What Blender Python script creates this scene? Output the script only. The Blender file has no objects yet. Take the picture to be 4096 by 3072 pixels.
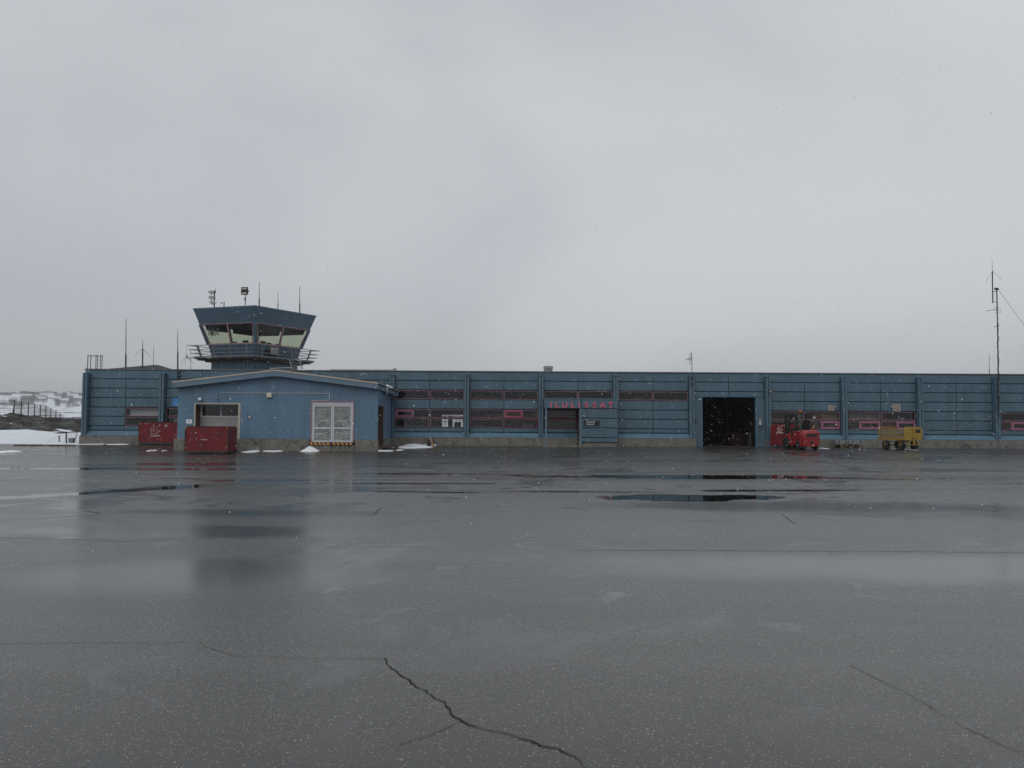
import bpy, bmesh, math, random
from mathutils import Vector, Matrix, noise

random.seed(7)
S = bpy.context.scene
COL = S.collection

# ---------------------------------------------------------------- camera
EYE = 1.6
PITCH, ROLL = math.radians(2.98), 0.0056
FPX = 3200.0
CM = Matrix.Rotation(math.pi/2 + PITCH, 4, 'X') @ Matrix.Rotation(ROLL, 4, 'Z')
cam = bpy.data.cameras.new('camera'); camo = bpy.data.objects.new('camera', cam)
COL.objects.link(camo)
camo.matrix_world = Matrix.Translation((0, 0, EYE)) @ CM
cam.sensor_width = 36.0; cam.lens = 36.0*FPX/4096; cam.clip_start = .1; cam.clip_end = 9000
S.camera = camo

# ---------------------------------------------------------------- sky + sun + exposure
SUN_AZ, SUN_EL = math.radians(205), math.radians(50)      # behind the cloud, over the photographer's shoulder
W = bpy.data.worlds.new('World'); S.world = W; W.use_nodes = True
nt = W.node_tree; nt.nodes.clear()
def wn(t, **k):
    n = nt.nodes.new(t)
    for a, b in k.items(): setattr(n, a, b)
    return n
out = wn('ShaderNodeOutputWorld'); bg = wn('ShaderNodeBackground')
sky = wn('ShaderNodeTexSky', sky_type='NISHITA', sun_disc=False)
sky.sun_elevation = SUN_EL; sky.sun_rotation = SUN_AZ
skm = wn('ShaderNodeVectorMath', operation='SCALE'); skm.inputs['Scale'].default_value = 0.09
tc = wn('ShaderNodeTexCoord')
mp = wn('ShaderNodeMapping'); mp.inputs['Scale'].default_value = (1.0, 1.0, 1.9); mp.inputs['Rotation'].default_value = (0.25, 0.35, 0.6)
n1 = wn('ShaderNodeTexNoise'); n1.inputs['Scale'].default_value = 1.55; n1.inputs['Detail'].default_value = 3.5; n1.inputs['Roughness'].default_value = .42; n1.inputs['Distortion'].default_value = .25
cr = wn('ShaderNodeValToRGB'); cr.color_ramp.interpolation = 'EASE'
cr.color_ramp.elements[0].position = .32; cr.color_ramp.elements[0].color = (.446, .472, .502, 1)
cr.color_ramp.elements[1].position = .70; cr.color_ramp.elements[1].color = (.598, .625, .652, 1)
mix = wn('ShaderNodeMix', data_type='RGBA'); mix.inputs['Factor'].default_value = .96
L = nt.links.new
L(tc.outputs['Generated'], mp.inputs['Vector']); L(mp.outputs[0], n1.inputs['Vector'])
L(n1.outputs[0], cr.inputs[0]); L(sky.outputs[0], skm.inputs[0])
L(skm.outputs[0], mix.inputs['A']); L(cr.outputs[0], mix.inputs['B'])
L(mix.outputs['Result'], bg.inputs['Color']); bg.inputs['Strength'].default_value = 1.0
L(bg.outputs[0], out.inputs['Surface'])

sl = bpy.data.lights.new('sun', 'SUN'); sl.energy = .92; sl.angle = math.radians(60); sl.color = (1, .97, .93)
so = bpy.data.objects.new('sun', sl); COL.objects.link(so)
sd = Vector((math.sin(SUN_AZ)*math.cos(SUN_EL), math.cos(SUN_AZ)*math.cos(SUN_EL), math.sin(SUN_EL)))
so.rotation_euler = (-sd).to_track_quat('-Z', 'Y').to_euler()

S.render.engine = 'CYCLES'
S.view_settings.view_transform = 'Standard'; S.view_settings.look = 'None'
S.view_settings.gamma = 1; S.view_settings.use_curve_mapping = False
S.view_settings.exposure = 0.10

# ---------------------------------------------------------------- pixel -> place helpers
M3 = CM.to_3x3()
def ray(px, py): return M3 @ Vector(((px-2048)/FPX, -(py-1536)/FPX, -1))
def at(px, py, Y):
    d = ray(px, py); t = Y/d.y
    return Vector((d.x*t, Y, EYE + d.z*t))
def X_(px, Y, py=1650): return at(px, py, Y).x
def Z_(px, py, Y): return at(px, py, Y).z
def gz(x, y):
    r = min(max((y-38.)/12.4, 0), 1.3)
    a = .27 + .07*min(max((x+27)/30, 0), 1)
    zl = a*r*r
    t = min(max((y-27)/18, 0), 1); zr = .335*t*t*(3-2*t)
    k = min(max((x+1)/10, 0), 1); k = k*k*(3-2*k)
    return zl*(1-k) + zr*k
def gat(px, py):
    d = ray(px, py); a, b = .5, 90.
    for _ in range(60):
        t = (a+b)/2
        if EYE + d.z*t > gz(d.x*t, d.y*t): a = t
        else: b = t
    return Vector((d.x*t, d.y*t, gz(d.x*t, d.y*t)))

# ---------------------------------------------------------------- materials
MATS = {}
def lin(r, g, b): 
    f = lambda c: ((c/255+.055)/1.055)**2.4 if c/255 > .04045 else c/255/12.92
    return (f(r), f(g), f(b))
def mat(name, col, rough=.6, metal=0, var=.12, vscale=3.0, bump=0, bscale=40, spec=.5, streak=0, col2=None, c2amt=0, c2scale=2.0, coat=0, objr=0):
    if name in MATS: return MATS[name]
    m = bpy.data.materials.new(name); m.use_nodes = True; MATS[name] = m
    t = m.node_tree; b = t.nodes['Principled BSDF']; LK = t.links.new
    b.inputs['Roughness'].default_value = rough; b.inputs['Metallic'].default_value = metal
    b.inputs['Specular IOR Level'].default_value = spec; b.inputs['Coat Weight'].default_value = coat
    g = t.nodes.new('ShaderNodeNewGeometry')
    no = t.nodes.new('ShaderNodeTexNoise'); no.inputs['Scale'].default_value = vscale; no.inputs['Detail'].default_value = 6; no.inputs['Roughness'].default_value = .65
    vec = g.outputs['Position']
    if streak:
        mpn = t.nodes.new('ShaderNodeMapping'); mpn.inputs['Scale'].default_value = (1, 1, streak)
        LK(vec, mpn.inputs[0]); vec = mpn.outputs[0]
    LK(vec, no.inputs['Vector'])
    mr = t.nodes.new('ShaderNodeMapRange'); mr.inputs['From Min'].default_value = .3; mr.inputs['From Max'].default_value = .7
    mr.inputs['To Min'].default_value = 1-var; mr.inputs['To Max'].default_value = 1+var
    LK(no.outputs[0], mr.inputs[0])
    sc = t.nodes.new('ShaderNodeVectorMath'); sc.operation = 'SCALE'; sc.inputs[0].default_value = col
    LK(mr.outputs[0], sc.inputs['Scale']); res = sc.outputs[0]
    if objr:
        oi = t.nodes.new('ShaderNodeObjectInfo'); orr = t.nodes.new('ShaderNodeMapRange'); orr.inputs['To Min'].default_value = 1-objr; orr.inputs['To Max'].default_value = 1+objr
        LK(oi.outputs['Random'], orr.inputs[0]); s2 = t.nodes.new('ShaderNodeVectorMath'); s2.operation = 'SCALE'; LK(res, s2.inputs[0]); LK(orr.outputs[0], s2.inputs['Scale']); res = s2.outputs[0]
    if col2:
        n2 = t.nodes.new('ShaderNodeTexNoise'); n2.inputs['Scale'].default_value = c2scale; n2.inputs['Detail'].default_value = 8; n2.inputs['Roughness'].default_value = .7
        LK(g.outputs['Position'], n2.inputs['Vector'])
        r2 = t.nodes.new('ShaderNodeMapRange'); r2.inputs['From Min'].default_value = .62-c2amt*.3; r2.inputs['From Max'].default_value = .72-c2amt*.3
        LK(n2.outputs[0], r2.inputs[0])
        mx = t.nodes.new('ShaderNodeMix'); mx.data_type = 'RGBA'; mx.inputs['B'].default_value = (*col2, 1)
        LK(r2.outputs[0], mx.inputs['Factor']); LK(res, mx.inputs['A']); res = mx.outputs['Result']
    LK(res, b.inputs['Base Color'])
    rr = t.nodes.new('ShaderNodeMapRange'); rr.inputs['To Min'].default_value = max(rough-.1, .02); rr.inputs['To Max'].default_value = min(rough+.12, 1)
    LK(no.outputs[0], rr.inputs[0]); LK(rr.outputs[0], b.inputs['Roughness'])
    if bump:
        n3 = t.nodes.new('ShaderNodeTexNoise'); n3.inputs['Scale'].default_value = bscale; n3.inputs['Detail'].default_value = 4
        LK(g.outputs['Position'], n3.inputs['Vector'])
        bu = t.nodes.new('ShaderNodeBump'); bu.inputs['Strength'].default_value = bump; bu.inputs['Distance'].default_value = .01
        LK(n3.outputs[0], bu.inputs['Height']); LK(bu.outputs[0], b.inputs['Normal'])
    return m

def glass(name, tint, refl_rough=.03, ior=1.5, k=.9):
    m = bpy.data.materials.new(name); m.use_nodes = True; MATS[name] = m
    t = m.node_tree; t.nodes.clear(); LK = t.links.new
    o = t.nodes.new('ShaderNodeOutputMaterial'); tr = t.nodes.new('ShaderNodeBsdfTransparent'); gl = t.nodes.new('ShaderNodeBsdfGlossy')
    lw = t.nodes.new('ShaderNodeLayerWeight'); lw.inputs['Blend'].default_value = .5
    pw = t.nodes.new('ShaderNodeMath'); pw.operation = 'POWER'; pw.inputs[1].default_value = 5; LK(lw.outputs['Facing'], pw.inputs[0])
    fr = t.nodes.new('ShaderNodeMath'); fr.operation = 'MULTIPLY_ADD'; fr.inputs[1].default_value = .9; fr.inputs[2].default_value = .042; LK(pw.outputs[0], fr.inputs[0])
    tr.inputs['Color'].default_value = (*tint, 1); gl.inputs['Roughness'].default_value = refl_rough
    g = t.nodes.new('ShaderNodeNewGeometry'); n3 = t.nodes.new('ShaderNodeTexNoise'); n3.inputs['Scale'].default_value = 1.1; n3.inputs['Detail'].default_value = 2
    LK(g.outputs['Position'], n3.inputs['Vector'])
    bu = t.nodes.new('ShaderNodeBump'); bu.inputs['Strength'].default_value = .035; bu.inputs['Distance'].default_value = .05
    LK(n3.outputs[0], bu.inputs['Height']); LK(bu.outputs[0], gl.inputs['Normal'])
    mu = t.nodes.new('ShaderNodeMath'); mu.operation = 'MULTIPLY'; mu.inputs[1].default_value = k
    LK(fr.outputs[0], mu.inputs[0])
    mx = t.nodes.new('ShaderNodeMixShader'); LK(mu.outputs[0], mx.inputs[0]); LK(tr.outputs[0], mx.inputs[1]); LK(gl.outputs[0], mx.inputs[2])
    LK(mx.outputs[0], o.inputs['Surface'])
    return m

M = lambda n: MATS[n]
mat('blue_panel', (.063, .119, .160), .5, var=.17, vscale=1.6, streak=.16, objr=.07, bump=.1, bscale=60, col2=(.080,.136,.172), c2amt=.25, c2scale=1.3)
mat('blue_trim', (.067, .125, .170), .5, var=.10, vscale=2, bump=.05)
mat('blue_skirt', (.080, .155, .215), .45, var=.15, vscale=2.5, streak=.5)
mat('blue_annex', (.092, .168, .245), .55, var=.17, vscale=2.4, streak=.10, bump=.12, bscale=30, col2=(.078,.142,.208), c2amt=.1, c2scale=1.1)
mat('blue_fascia', (.10, .168, .230), .5, var=.07, vscale=2)
mat('blue_tower', (.044, .085, .124), .45, var=.10, vscale=1.5, bump=.05)
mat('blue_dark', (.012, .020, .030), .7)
mat('bright_blue', (.06, .22, .50), .5)
mat('joint_dark', (.008, .012, .017), .8)
mat('pink_frame', (.265, .145, .185), .5, var=.15, vscale=4)
mat('rose_sash', (.27, .10, .165), .5, var=.15, vscale=4)
mat('red_sash', (.26, .04, .075), .5, var=.15, vscale=4)
mat('letter_pink', (.55, .11, .18), .5, var=.12, vscale=6)
mat('concrete', (.150, .143, .128), .8, var=.35, vscale=2.4, bump=.5, bscale=25, col2=(.055,.05,.042), c2amt=.25, c2scale=1.6)
mat('roof_edge', (.17, .165, .155), .6, var=.2)
mat('beige_trim', (.42, .35, .29), .6, var=.12)
mat('roof_felt', (.016, .017, .018), .8, var=.3)
mat('wood_brown', (.075, .035, .018), .6, var=.4, vscale=5, streak=.15)
mat('wood_pallet', (.14, .095, .055), .75, var=.35, vscale=9, bump=.3)
mat('jamb_beige', (.40, .36, .31), .6, var=.25, vscale=5)
mat('grey_door', (.30, .29, .29), .5, var=.08)
mat('white_frame', (.50, .51, .54), .45, var=.05)
mat('frosted', (.24, .255, .25), .35, var=.3, vscale=3.5, col2=(.15,.16,.155), c2amt=.5, c2scale=2.2)
mat('scuff', (.52, .54, .52), .7, var=.15, vscale=8)
mat('cream_plastic', (.55, .52, .43), .5)
mat('white_paint', (.72, .72, .72), .5)
mat('galv', (.26, .27, .28), .45, metal=.5, var=.2, vscale=6)
mat('alu', (.30, .31, .33), .4, metal=.6, var=.15)
mat('dark_metal', (.03, .031, .032), .5, var=.3)
mat('rail_grey', (.12, .125, .14), .5, var=.25, vscale=5)
mat('black', (.010, .010, .010), .6)
mat('rubber', (.014, .014, .014), .75, var=.4, vscale=8, bump=.4, bscale=50)
mat('red_container', (.150, .003, .009), .6, var=.22, vscale=2.2, bump=.2, bscale=9, col2=(.085,.006,.009), c2amt=.35, c2scale=3)
mat('red_fork', (.25, .012, .015), .4, var=.25, vscale=4, col2=(.22,.035,.03), c2amt=.25, c2scale=6)
mat('red_fork_light', (.33, .05, .05), .5, var=.2, vscale=4)
mat('yellow', (.31, .205, .028), .5, var=.2, vscale=5, col2=(.16,.085,.02), c2amt=.12, c2scale=9)
mat('yellow_sticker', (.5, .22, .02), .5)
mat('orange', (.6, .13, .02), .4)
mat('hazard_orange', (.62, .27, .03), .5)
mat('white_mark', (.62, .60, .60), .6, var=.2, vscale=14)
mat('paper', (.68, .70, .74), .7, var=.03)
mat('ink', (.18, .18, .18), .7)
mat('sign_black', (.008, .008, .009), .5)
mat('sign_navy', (.015, .035, .075), .5)
mat('crack', (.008, .008, .008), .9)
mat('snow', (.74, .76, .80), .75, var=.07, vscale=1.5, bump=.3, bscale=14)
mat('ice', (.62, .68, .74), .2, var=.1)
mat('snow_flake', (.97, .97, .98), .8, var=0)
MATS['snow_flake'].node_tree.nodes['Principled BSDF'].inputs['Subsurface Weight'].default_value = .0
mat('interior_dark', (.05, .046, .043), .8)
mat('curtain_tan', (.24, .15, .07), .8, var=.35, vscale=4)
mat('curtain_red', (.16, .035, .025), .8, var=.35, vscale=4)
mat('board_beige', (.26, .235, .20), .8, var=.3, vscale=3)
mat('interior_red', (.28, .06, .04), .7, var=.3)
mat('interior_brown', (.34, .20, .09), .7, var=.35)
mat('interior_pale', (.45, .42, .37), .8)
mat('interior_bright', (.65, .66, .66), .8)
mat('curtain', (.16, .17, .20), .8, var=.3, vscale=8)
mat('weathered_board', (.26, .235, .22), .8, var=.25, vscale=7, streak=.2)
mat('soil', (.085, .045, .035), .9, var=.5, vscale=5)
mat('amber', (.5, .2, .02), .4)
mat('lens_grey', (.35, .34, .31), .35, var=.1)
glass('window_glass', (.84, .85, .85))
glass('tower_glass', (.845, .865, .80), k=.45)
glass('clear_glass', (.8, .82, .82))

# ---------------------------------------------------------------- mesh builder
class MB:
    def __init__(s): s.v = []; s.f = []
    def add(s, vs, fs):
        k = len(s.v); s.v += [tuple(v) for v in vs]; s.f += [tuple(i+k for i in f) for f in fs]; return s
    def box(s, x0, x1, y0, y1, z0, z1):
        vs = [(x0,y0,z0),(x1,y0,z0),(x1,y1,z0),(x0,y1,z0),(x0,y0,z1),(x1,y0,z1),(x1,y1,z1),(x0,y1,z1)]
        return s.add(vs, [(0,3,2,1),(4,5,6,7),(0,1,5,4),(1,2,6,5),(2,3,7,6),(3,0,4,7)])
    def bar(s, p, q, w, h, up=(0,0,1)):
        p, q = Vector(p), Vector(q); d = (q-p).normalized(); u = Vector(up)
        if abs(d.dot(u)) > .99: u = Vector((0,1,0))
        r = d.cross(u).normalized(); u = r.cross(d)
        vs = [c + r*a*w/2 + u*b*h/2 for c in (p, q) for a, b in ((-1,-1),(1,-1),(1,1),(-1,1))]
        return s.add(vs, [(0,1,2,3),(7,6,5,4),(0,4,5,1),(1,5,6,2),(2,6,7,3),(3,7,4,0)])
    def tube(s, p, q, r, n=8, r2=None):
        p, q = Vector(p), Vector(q); d = (q-p).normalized()
        u = Vector((0,0,1)) if abs(d.z) < .95 else Vector((0,1,0))
        a = d.cross(u).normalized(); b = a.cross(d); r2 = r if r2 is None else r2
        vs = []
        for c, rr in ((p, r), (q, r2)):
            for i in range(n):
                t = 2*math.pi*i/n; vs.append(c + (a*math.cos(t)+b*math.sin(t))*rr)
        fs = [(i, (i+1) % n, n+(i+1) % n, n+i) for i in range(n)] + [tuple(range(n-1, -1, -1)), tuple(range(n, 2*n))]
        return s.add(vs, fs)
    def path(s, pts, r, n=6):
        for a, b in zip(pts, pts[1:]): s.tube(a, b, r, n)
        return s
    def prism(s, poly, axis, a0, a1):
        """poly of 2-D points extruded along axis ('x','y','z')"""
        n = len(poly)
        def mk(p, a): return {'x': (a, p[0], p[1]), 'y': (p[0], a, p[1]), 'z': (p[0], p[1], a)}[axis]
        vs = [mk(p, a0) for p in poly] + [mk(p, a1) for p in poly]
        fs = [(i, (i+1) % n, n+(i+1) % n, n+i) for i in range(n)] + [tuple(range(n-1, -1, -1)), tuple(range(n, 2*n))]
        return s.add(vs, fs)
    def loft(s, rings, close=True):
        n = len(rings[0]); k = len(s.v); fs = []
        vs = [v for r in rings for v in r]
        for j in range(len(rings)-1):
            for i in range(n): fs.append((j*n+i, j*n+(i+1) % n, (j+1)*n+(i+1) % n, (j+1)*n+i))
        if close: fs += [tuple(range(n-1, -1, -1)), tuple(range((len(rings)-1)*n, len(rings)*n))]
        return s.add(vs, fs)
    def lathe(s, prof, c=(0,0,0), axis='z', n=16):
        rings = []
        for r, h in prof:
            ring = []
            for i in range(n):
                t = 2*math.pi*i/n; a, b = r*math.cos(t), r*math.sin(t)
                ring.append({'z': (c[0]+a, c[1]+b, c[2]+h), 'x': (c[0]+h, c[1]+a, c[2]+b), 'y': (c[0]+a, c[1]+h, c[2]+b)}[axis])
            rings.append(ring)
        return s.loft(rings)
    def disc(s, c, r, n=10):                # faces -y, with thickness
        s.lathe([(r, 0), (r, .006)], c, 'y', n); return s
    def build(s, name, m, parent=None, smooth=False, bevel=0, segs=2, weld=False):
        me = bpy.data.meshes.new(name)
        off = Vector((0,0,0))
        if parent is not None and parent.get('_w'): off = Vector(parent['_w'])
        vs = [tuple(Vector(v)-off) for v in s.v]
        me.from_pydata(vs, [], s.f)
        bm = bmesh.new(); bm.from_mesh(me)
        if weld: bmesh.ops.remove_doubles(bm, verts=bm.verts, dist=1e-4)
        bmesh.ops.recalc_face_normals(bm, faces=bm.faces)
        bm.to_mesh(me); bm.free()
        me.materials.append(M(m) if isinstance(m, str) else m)
        if smooth:
            for p in me.polygons: p.use_smooth = True
        o = bpy.data.objects.new(name, me); COL.objects.link(o)
        if parent is not None:
            o.parent = parent
            if parent.get('_w'): o['_w'] = list(parent['_w'])
        if bevel:
            md = o.modifiers.new('bevel', 'BEVEL'); md.width = bevel; md.segments = segs; md.limit_method = 'ANGLE'; md.angle_limit = math.radians(40)
        return o
def tag(o, label, cat, group=None):
    o['label'] = label; o['category'] = cat
    if group: o['group'] = group
    return o
def thing(name, label, cat, loc=(0,0,0), rotz=0, group=None, world=True):
    """an Empty at the base; parts given in world coordinates (world=True) or in its own"""
    o = bpy.data.objects.new(name, None); COL.objects.link(o); o.empty_display_size = .2
    o.location = loc; o.rotation_euler = (0, 0, rotz); tag(o, label, cat, group)
    if world: o['_w'] = [float(c) for c in loc]
    return o
def single(mb, name, m, label, cat, group=None, **k):
    """a one-mesh thing whose origin sits at its base"""
    zs = min(v[2] for v in mb.v); n = len(mb.v)
    c = (sum(v[0] for v in mb.v)/n, sum(v[1] for v in mb.v)/n, zs)
    mb.v = [(v[0]-c[0], v[1]-c[1], v[2]-c[2]) for v in mb.v]
    o = mb.build(name, m, **k); o.location = c
    return tag(o, label, cat, group)
def struct(o): o['kind'] = 'structure'; return o
def text_mb(txt, size, bold=0, extrude=.004, align='CENTER'):
    """text as mesh data lying in the x-z plane, facing -y, baseline at z=0"""
    cu = bpy.data.curves.new('t', 'FONT'); cu.body = txt; cu.size = size; cu.align_x = align
    cu.extrude = extrude; cu.offset = bold; cu.resolution_u = 3
    ob = bpy.data.objects.new('t', cu); COL.objects.link(ob)
    bpy.context.view_layer.update()
    dg = bpy.context.evaluated_depsgraph_get()
    me = bpy.data.meshes.new_from_object(ob.evaluated_get(dg))
    mb = MB(); mb.add([(v.co.x, -v.co.z, v.co.y) for v in me.vertices], [tuple(p.vertices) for p in me.polygons])
    bpy.data.objects.remove(ob); bpy.data.curves.remove(cu); bpy.data.meshes.remove(me)
    return mb
def moved(mb, x=0, y=0, z=0, sx=1, sz=1):
    mb.v = [(v[0]*sx+x, v[1]+y, v[2]*sz+z) for v in mb.v]; return mb

# ================================================================ GROUND
def asphalt():
    m = bpy.data.materials.new('wet_asphalt'); m.use_nodes = True
    t = m.node_tree; b = t.nodes['Principled BSDF']; LK = t.links.new
    def N(ty, **k):
        n = t.nodes.new(ty)
        for a, c in k.items(): setattr(n, a, c)
        return n
    def math_(op, a, c=None, clamp=False):
        n = N('ShaderNodeMath', operation=op, use_clamp=clamp)
        for i, v in enumerate((a, c)):
            if v is None: continue
            if isinstance(v, (int, float)): n.inputs[i].default_value = v
            else: LK(v, n.inputs[i])
        return n.outputs[0]
    def noise_(scale, detail=4, rough=.55, vec=None, dist=0):
        n = N('ShaderNodeTexNoise'); n.inputs['Scale'].default_value = scale; n.inputs['Detail'].default_value = detail
        n.inputs['Roughness'].default_value = rough; n.inputs['Distortion'].default_value = dist
        LK(vec or pos, n.inputs['Vector']); return n.outputs[0]
    def rng(v, a, c, d=0, e=1, smooth=False):
        n = N('ShaderNodeMapRange'); 
        if smooth: n.interpolation_type = 'SMOOTHSTEP'
        for i, q in zip(('From Min','From Max','To Min','To Max'), (a, c, d, e)): n.inputs[i].default_value = q
        LK(v, n.inputs[0]); return n.outputs[0]
    def mixf(f, a, c):
        n = N('ShaderNodeMix'); n.data_type = 'FLOAT'
        LK(f, n.inputs['Factor'])
        for k, v in (('A', a), ('B', c)):
            if isinstance(v, (int, float)): n.inputs[k].default_value = v
            else: LK(v, n.inputs[k])
        return n.outputs['Result']
    def mixc(f, a, c):
        n = N('ShaderNodeMix'); n.data_type = 'RGBA'; LK(f, n.inputs['Factor'])
        for k, v in (('A', a), ('B', c)):
            if isinstance(v, tuple): n.inputs[k].default_value = (*v, 1)
            else: LK(v, n.inputs[k])
        return n.outputs['Result']
    g = N('ShaderNodeNewGeometry'); pos = g.outputs['Position']
    sp = N('ShaderNodeSeparateXYZ'); LK(pos, sp.inputs[0]); px, py = sp.outputs[0], sp.outputs[1]
    edge = math_('ADD', math_('MULTIPLY', math_('SUBTRACT', noise_(.45, 6, .68, dist=.8), .5), 4.2), math_('MULTIPLY', math_('SUBTRACT', noise_(3.0, 5, .7), .5), 1.6))
    # standing water: (cx, cy, half length, half width, turn)
    PUD = [(5.4, 25.6, 5.2, 1.05, 0.03), (-1.6, 26.3, 4.6, .38, -.02), (4.0, 18.2, 2.3, .80, .05), (2.1, 19.6, 2.4, .16, 0.0),
           (-9.2, 19.2, 3.2, .42, .93), (-6.6, 22.9, 2.2, .30, .1), (-14.6, 28.3, 4.8, .55, .05), (-12.6, 17.0, 2.6, .45, .2),
           (-3.2, 22.0, 2.4, .28, .06), (-13.5, 32, 3.2, .7, .1), (6.6, 20.3, 2.2, .28, .12), (-2.2, 19.3, 1.5, .16, -.1), (10.2, 25.2, 2.8, .22, -.1)]
    d = None
    for cx, cy, rx, ry, a in PUD:
        dx, dy = math_('SUBTRACT', px, cx), math_('SUBTRACT', py, cy)
        u = math_('DIVIDE', math_('ADD', math_('MULTIPLY', dx, math.cos(a)), math_('MULTIPLY', dy, math.sin(a))), rx)
        v = math_('DIVIDE', math_('SUBTRACT', math_('MULTIPLY', dy, math.cos(a)), math_('MULTIPLY', dx, math.sin(a))), ry)
        q = math_('ADD', math_('MULTIPLY', u, u), math_('MULTIPLY', v, v))
        d = q if d is None else math_('MINIMUM', d, q)
    d = math_('ADD', d, edge)
    pud = rng(d, .70, 1.15, 1, 0, True)
    # damp film: smoother where water lingers
    damp = rng(d, .9, 7.0, 1, 0, True)
    film = math_('MAXIMUM', rng(noise_(.20, 7, .66, dist=.8), .53, .62, 0, 1, True), rng(noise_(.75, 6, .65, dist=1.0), .58, .66, 0, 1, True))
    film2 = rng(noise_(1.3, 5, .7), .52, .70, 0, 1, True)
    wet = math_('MAXIMUM', math_('MULTIPLY', film, .85), math_('MULTIPLY', damp, math_('ADD', math_('MULTIPLY', film2, .8), .2)), True)
    d2 = None
    for cx, cy, rx, ry in ((-3.3, 8.6, 1.5, .95), (-4.3, 12.0, 2.6, .6), (-5.0, 14.6, 2.4, .5), (6.5, 16.2, 4.2, 1.1), (-11, 11.5, 3.0, 1.2), (6, 9.3, 4.5, .8)):
        u = math_('DIVIDE', math_('SUBTRACT', px, cx), rx); v = math_('DIVIDE', math_('SUBTRACT', py, cy), ry)
        q = math_('ADD', math_('MULTIPLY', u, u), math_('MULTIPLY', v, v)); d2 = q if d2 is None else math_('MINIMUM', d2, q)
    sheen = rng(math_('ADD', d2, math_('MULTIPLY', edge, .55)), .1, 2.3, 1, 0, True)
    wet = math_('MAXIMUM', wet, sheen)
    wet = math_('MULTIPLY', wet, rng(noise_(42, 3, .6), .36, .56, .30, 1))
    grain = noise_(95, 3, .6); grain2 = noise_(28, 4, .6)
    lane = N('ShaderNodeMapping'); lane.inputs['Scale'].default_value = (.035, .42, 1); LK(pos, lane.inputs[0])
    band = rng(noise_(1.0, 5, .6, vec=lane.outputs[0], dist=.4), .35, .65)
    rough = mixf(wet, mixf(band, rng(grain2, .3, .7, .20, .28), rng(grain2, .3, .7, .27, .35)), .10)
    rough = mixf(pud, rough, .015)
    LK(rough, b.inputs['Roughness'])
    # colour: dark bitumen, paler stones, patchy resurfacing
    big = noise_(.09, 5, .6, dist=.5); med = noise_(2.2, 6, .7)
    basec = mixc(rng(big, .35, .65), (.025, .0232, .0208), (.042, .0392, .0352))
    basec = mixc(rng(med, .38, .66), basec, (.027, .0262, .025))
    vo = N('ShaderNodeTexVoronoi'); vo.inputs['Scale'].default_value = 82; vo.inputs['Randomness'].default_value = 1; LK(pos, vo.inputs['Vector'])
    wn_ = N('ShaderNodeTexWhiteNoise'); LK(vo.outputs['Position'], wn_.inputs['Vector'])
    stone = math_('MULTIPLY', rng(vo.outputs['Distance'], .22, .36, 1, 0), math_('GREATER_THAN', wn_.outputs['Value'], .86))
    stonem = math_('MULTIPLY', math_('GREATER_THAN', wn_.outputs['Value'], .60), rng(vo.outputs['Distance'], .25, .45, 1, 0))
    basec = mixc(math_('MULTIPLY', stonem, .55), basec, (.095, .093, .088))
    basec = mixc(stone, basec, (.36, .35, .33))
    gr = N('ShaderNodeVectorMath'); gr.operation = 'SCALE'; LK(basec, gr.inputs[0]); LK(rng(noise_(52, 4, .75), .30, .70, .45, 1.55), gr.inputs['Scale']); basec = gr.outputs[0]
    basec = mixc(math_('MULTIPLY', wet, .6), basec, (.018, .018, .018))
    basec = mixc(pud, basec, (.016, .016, .016))
    LK(basec, b.inputs['Base Color'])
    hgt = math_('ADD', math_('MULTIPLY', grain, .7), math_('ADD', math_('MULTIPLY', grain2, .8), math_('MULTIPLY', rng(vo.outputs['Distance'], 0, .6, 1, 0), .5)))
    bu = N('ShaderNodeBump'); bu.inputs['Distance'].default_value = .006
    LK(mixf(pud, mixf(wet, .055, .045), 0.0), bu.inputs['Strength']); LK(hgt, bu.inputs['Height']); LK(bu.outputs[0], b.inputs['Normal'])
    b.inputs['Specular IOR Level'].default_value = .48; b.inputs['Specular Tint'].default_value = (1, .985, .96, 1)
    return m
MATS['asphalt'] = asphalt()

def axis(stops):
    o = []
    for (a, b, st) in stops:
        n = max(1, round((b-a)/st)); o += [a+(b-a)*i/n for i in range(n)]
    return o + [stops[-1][1]]
def grid(name, xs, ys, zf, m):
    nx = len(xs); v = [(x, y, zf(x, y)) for y in ys for x in xs]
    f = [(j*nx+i, j*nx+i+1, (j+1)*nx+i+1, (j+1)*nx+i) for j in range(len(ys)-1) for i in range(nx-1)]
    mb = MB(); mb.v = v; mb.f = f
    o = mb.build(name, m, smooth=True); return o
apron = struct(grid('apron', axis([(-70, 70, 1.4)]), axis([(-14, 36, 2), (36, 51.6, .4)]), gz, 'asphalt'))

def ribbon(pts, w, lift=.004, jit=0, name='crack', m='crack', parent=None, sub=.25):
    P = []
    for a, b in zip(pts, pts[1:]):
        n = max(1, int((b-a).length/sub))
        for i in range(n): P.append(a.lerp(b, i/n))
    P.append(pts[-1]); n = len(P); ph = random.uniform(0, 99)
    mb = MB(); k = 0
    for i, p in enumerate(P):
        d = (P[min(i+1, n-1)]-P[max(i-1, 0)]); s = Vector((-d.y, d.x, 0)).normalized()
        if jit: p = p + s*(jit*1.6*noise.noise(Vector((p.x*3.1, p.y*3.1, ph))) + jit*.9*noise.noise(Vector((p.x*11, p.y*11, ph+7))) + jit*random.uniform(-.22, .22))
        ww = w*(.75 + .55*noise.noise(Vector((p.x*5, p.y*5, ph+3))))*random.uniform(.7, 1.2) if jit else w
        for q in (p - s*ww/2, p + s*ww/2): mb.v.append((q.x, q.y, gz(q.x, q.y)+lift))
        if i: mb.f.append((k-2, k-1, k+1, k))
        k += 2
    return mb.build(name, m, parent)
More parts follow.
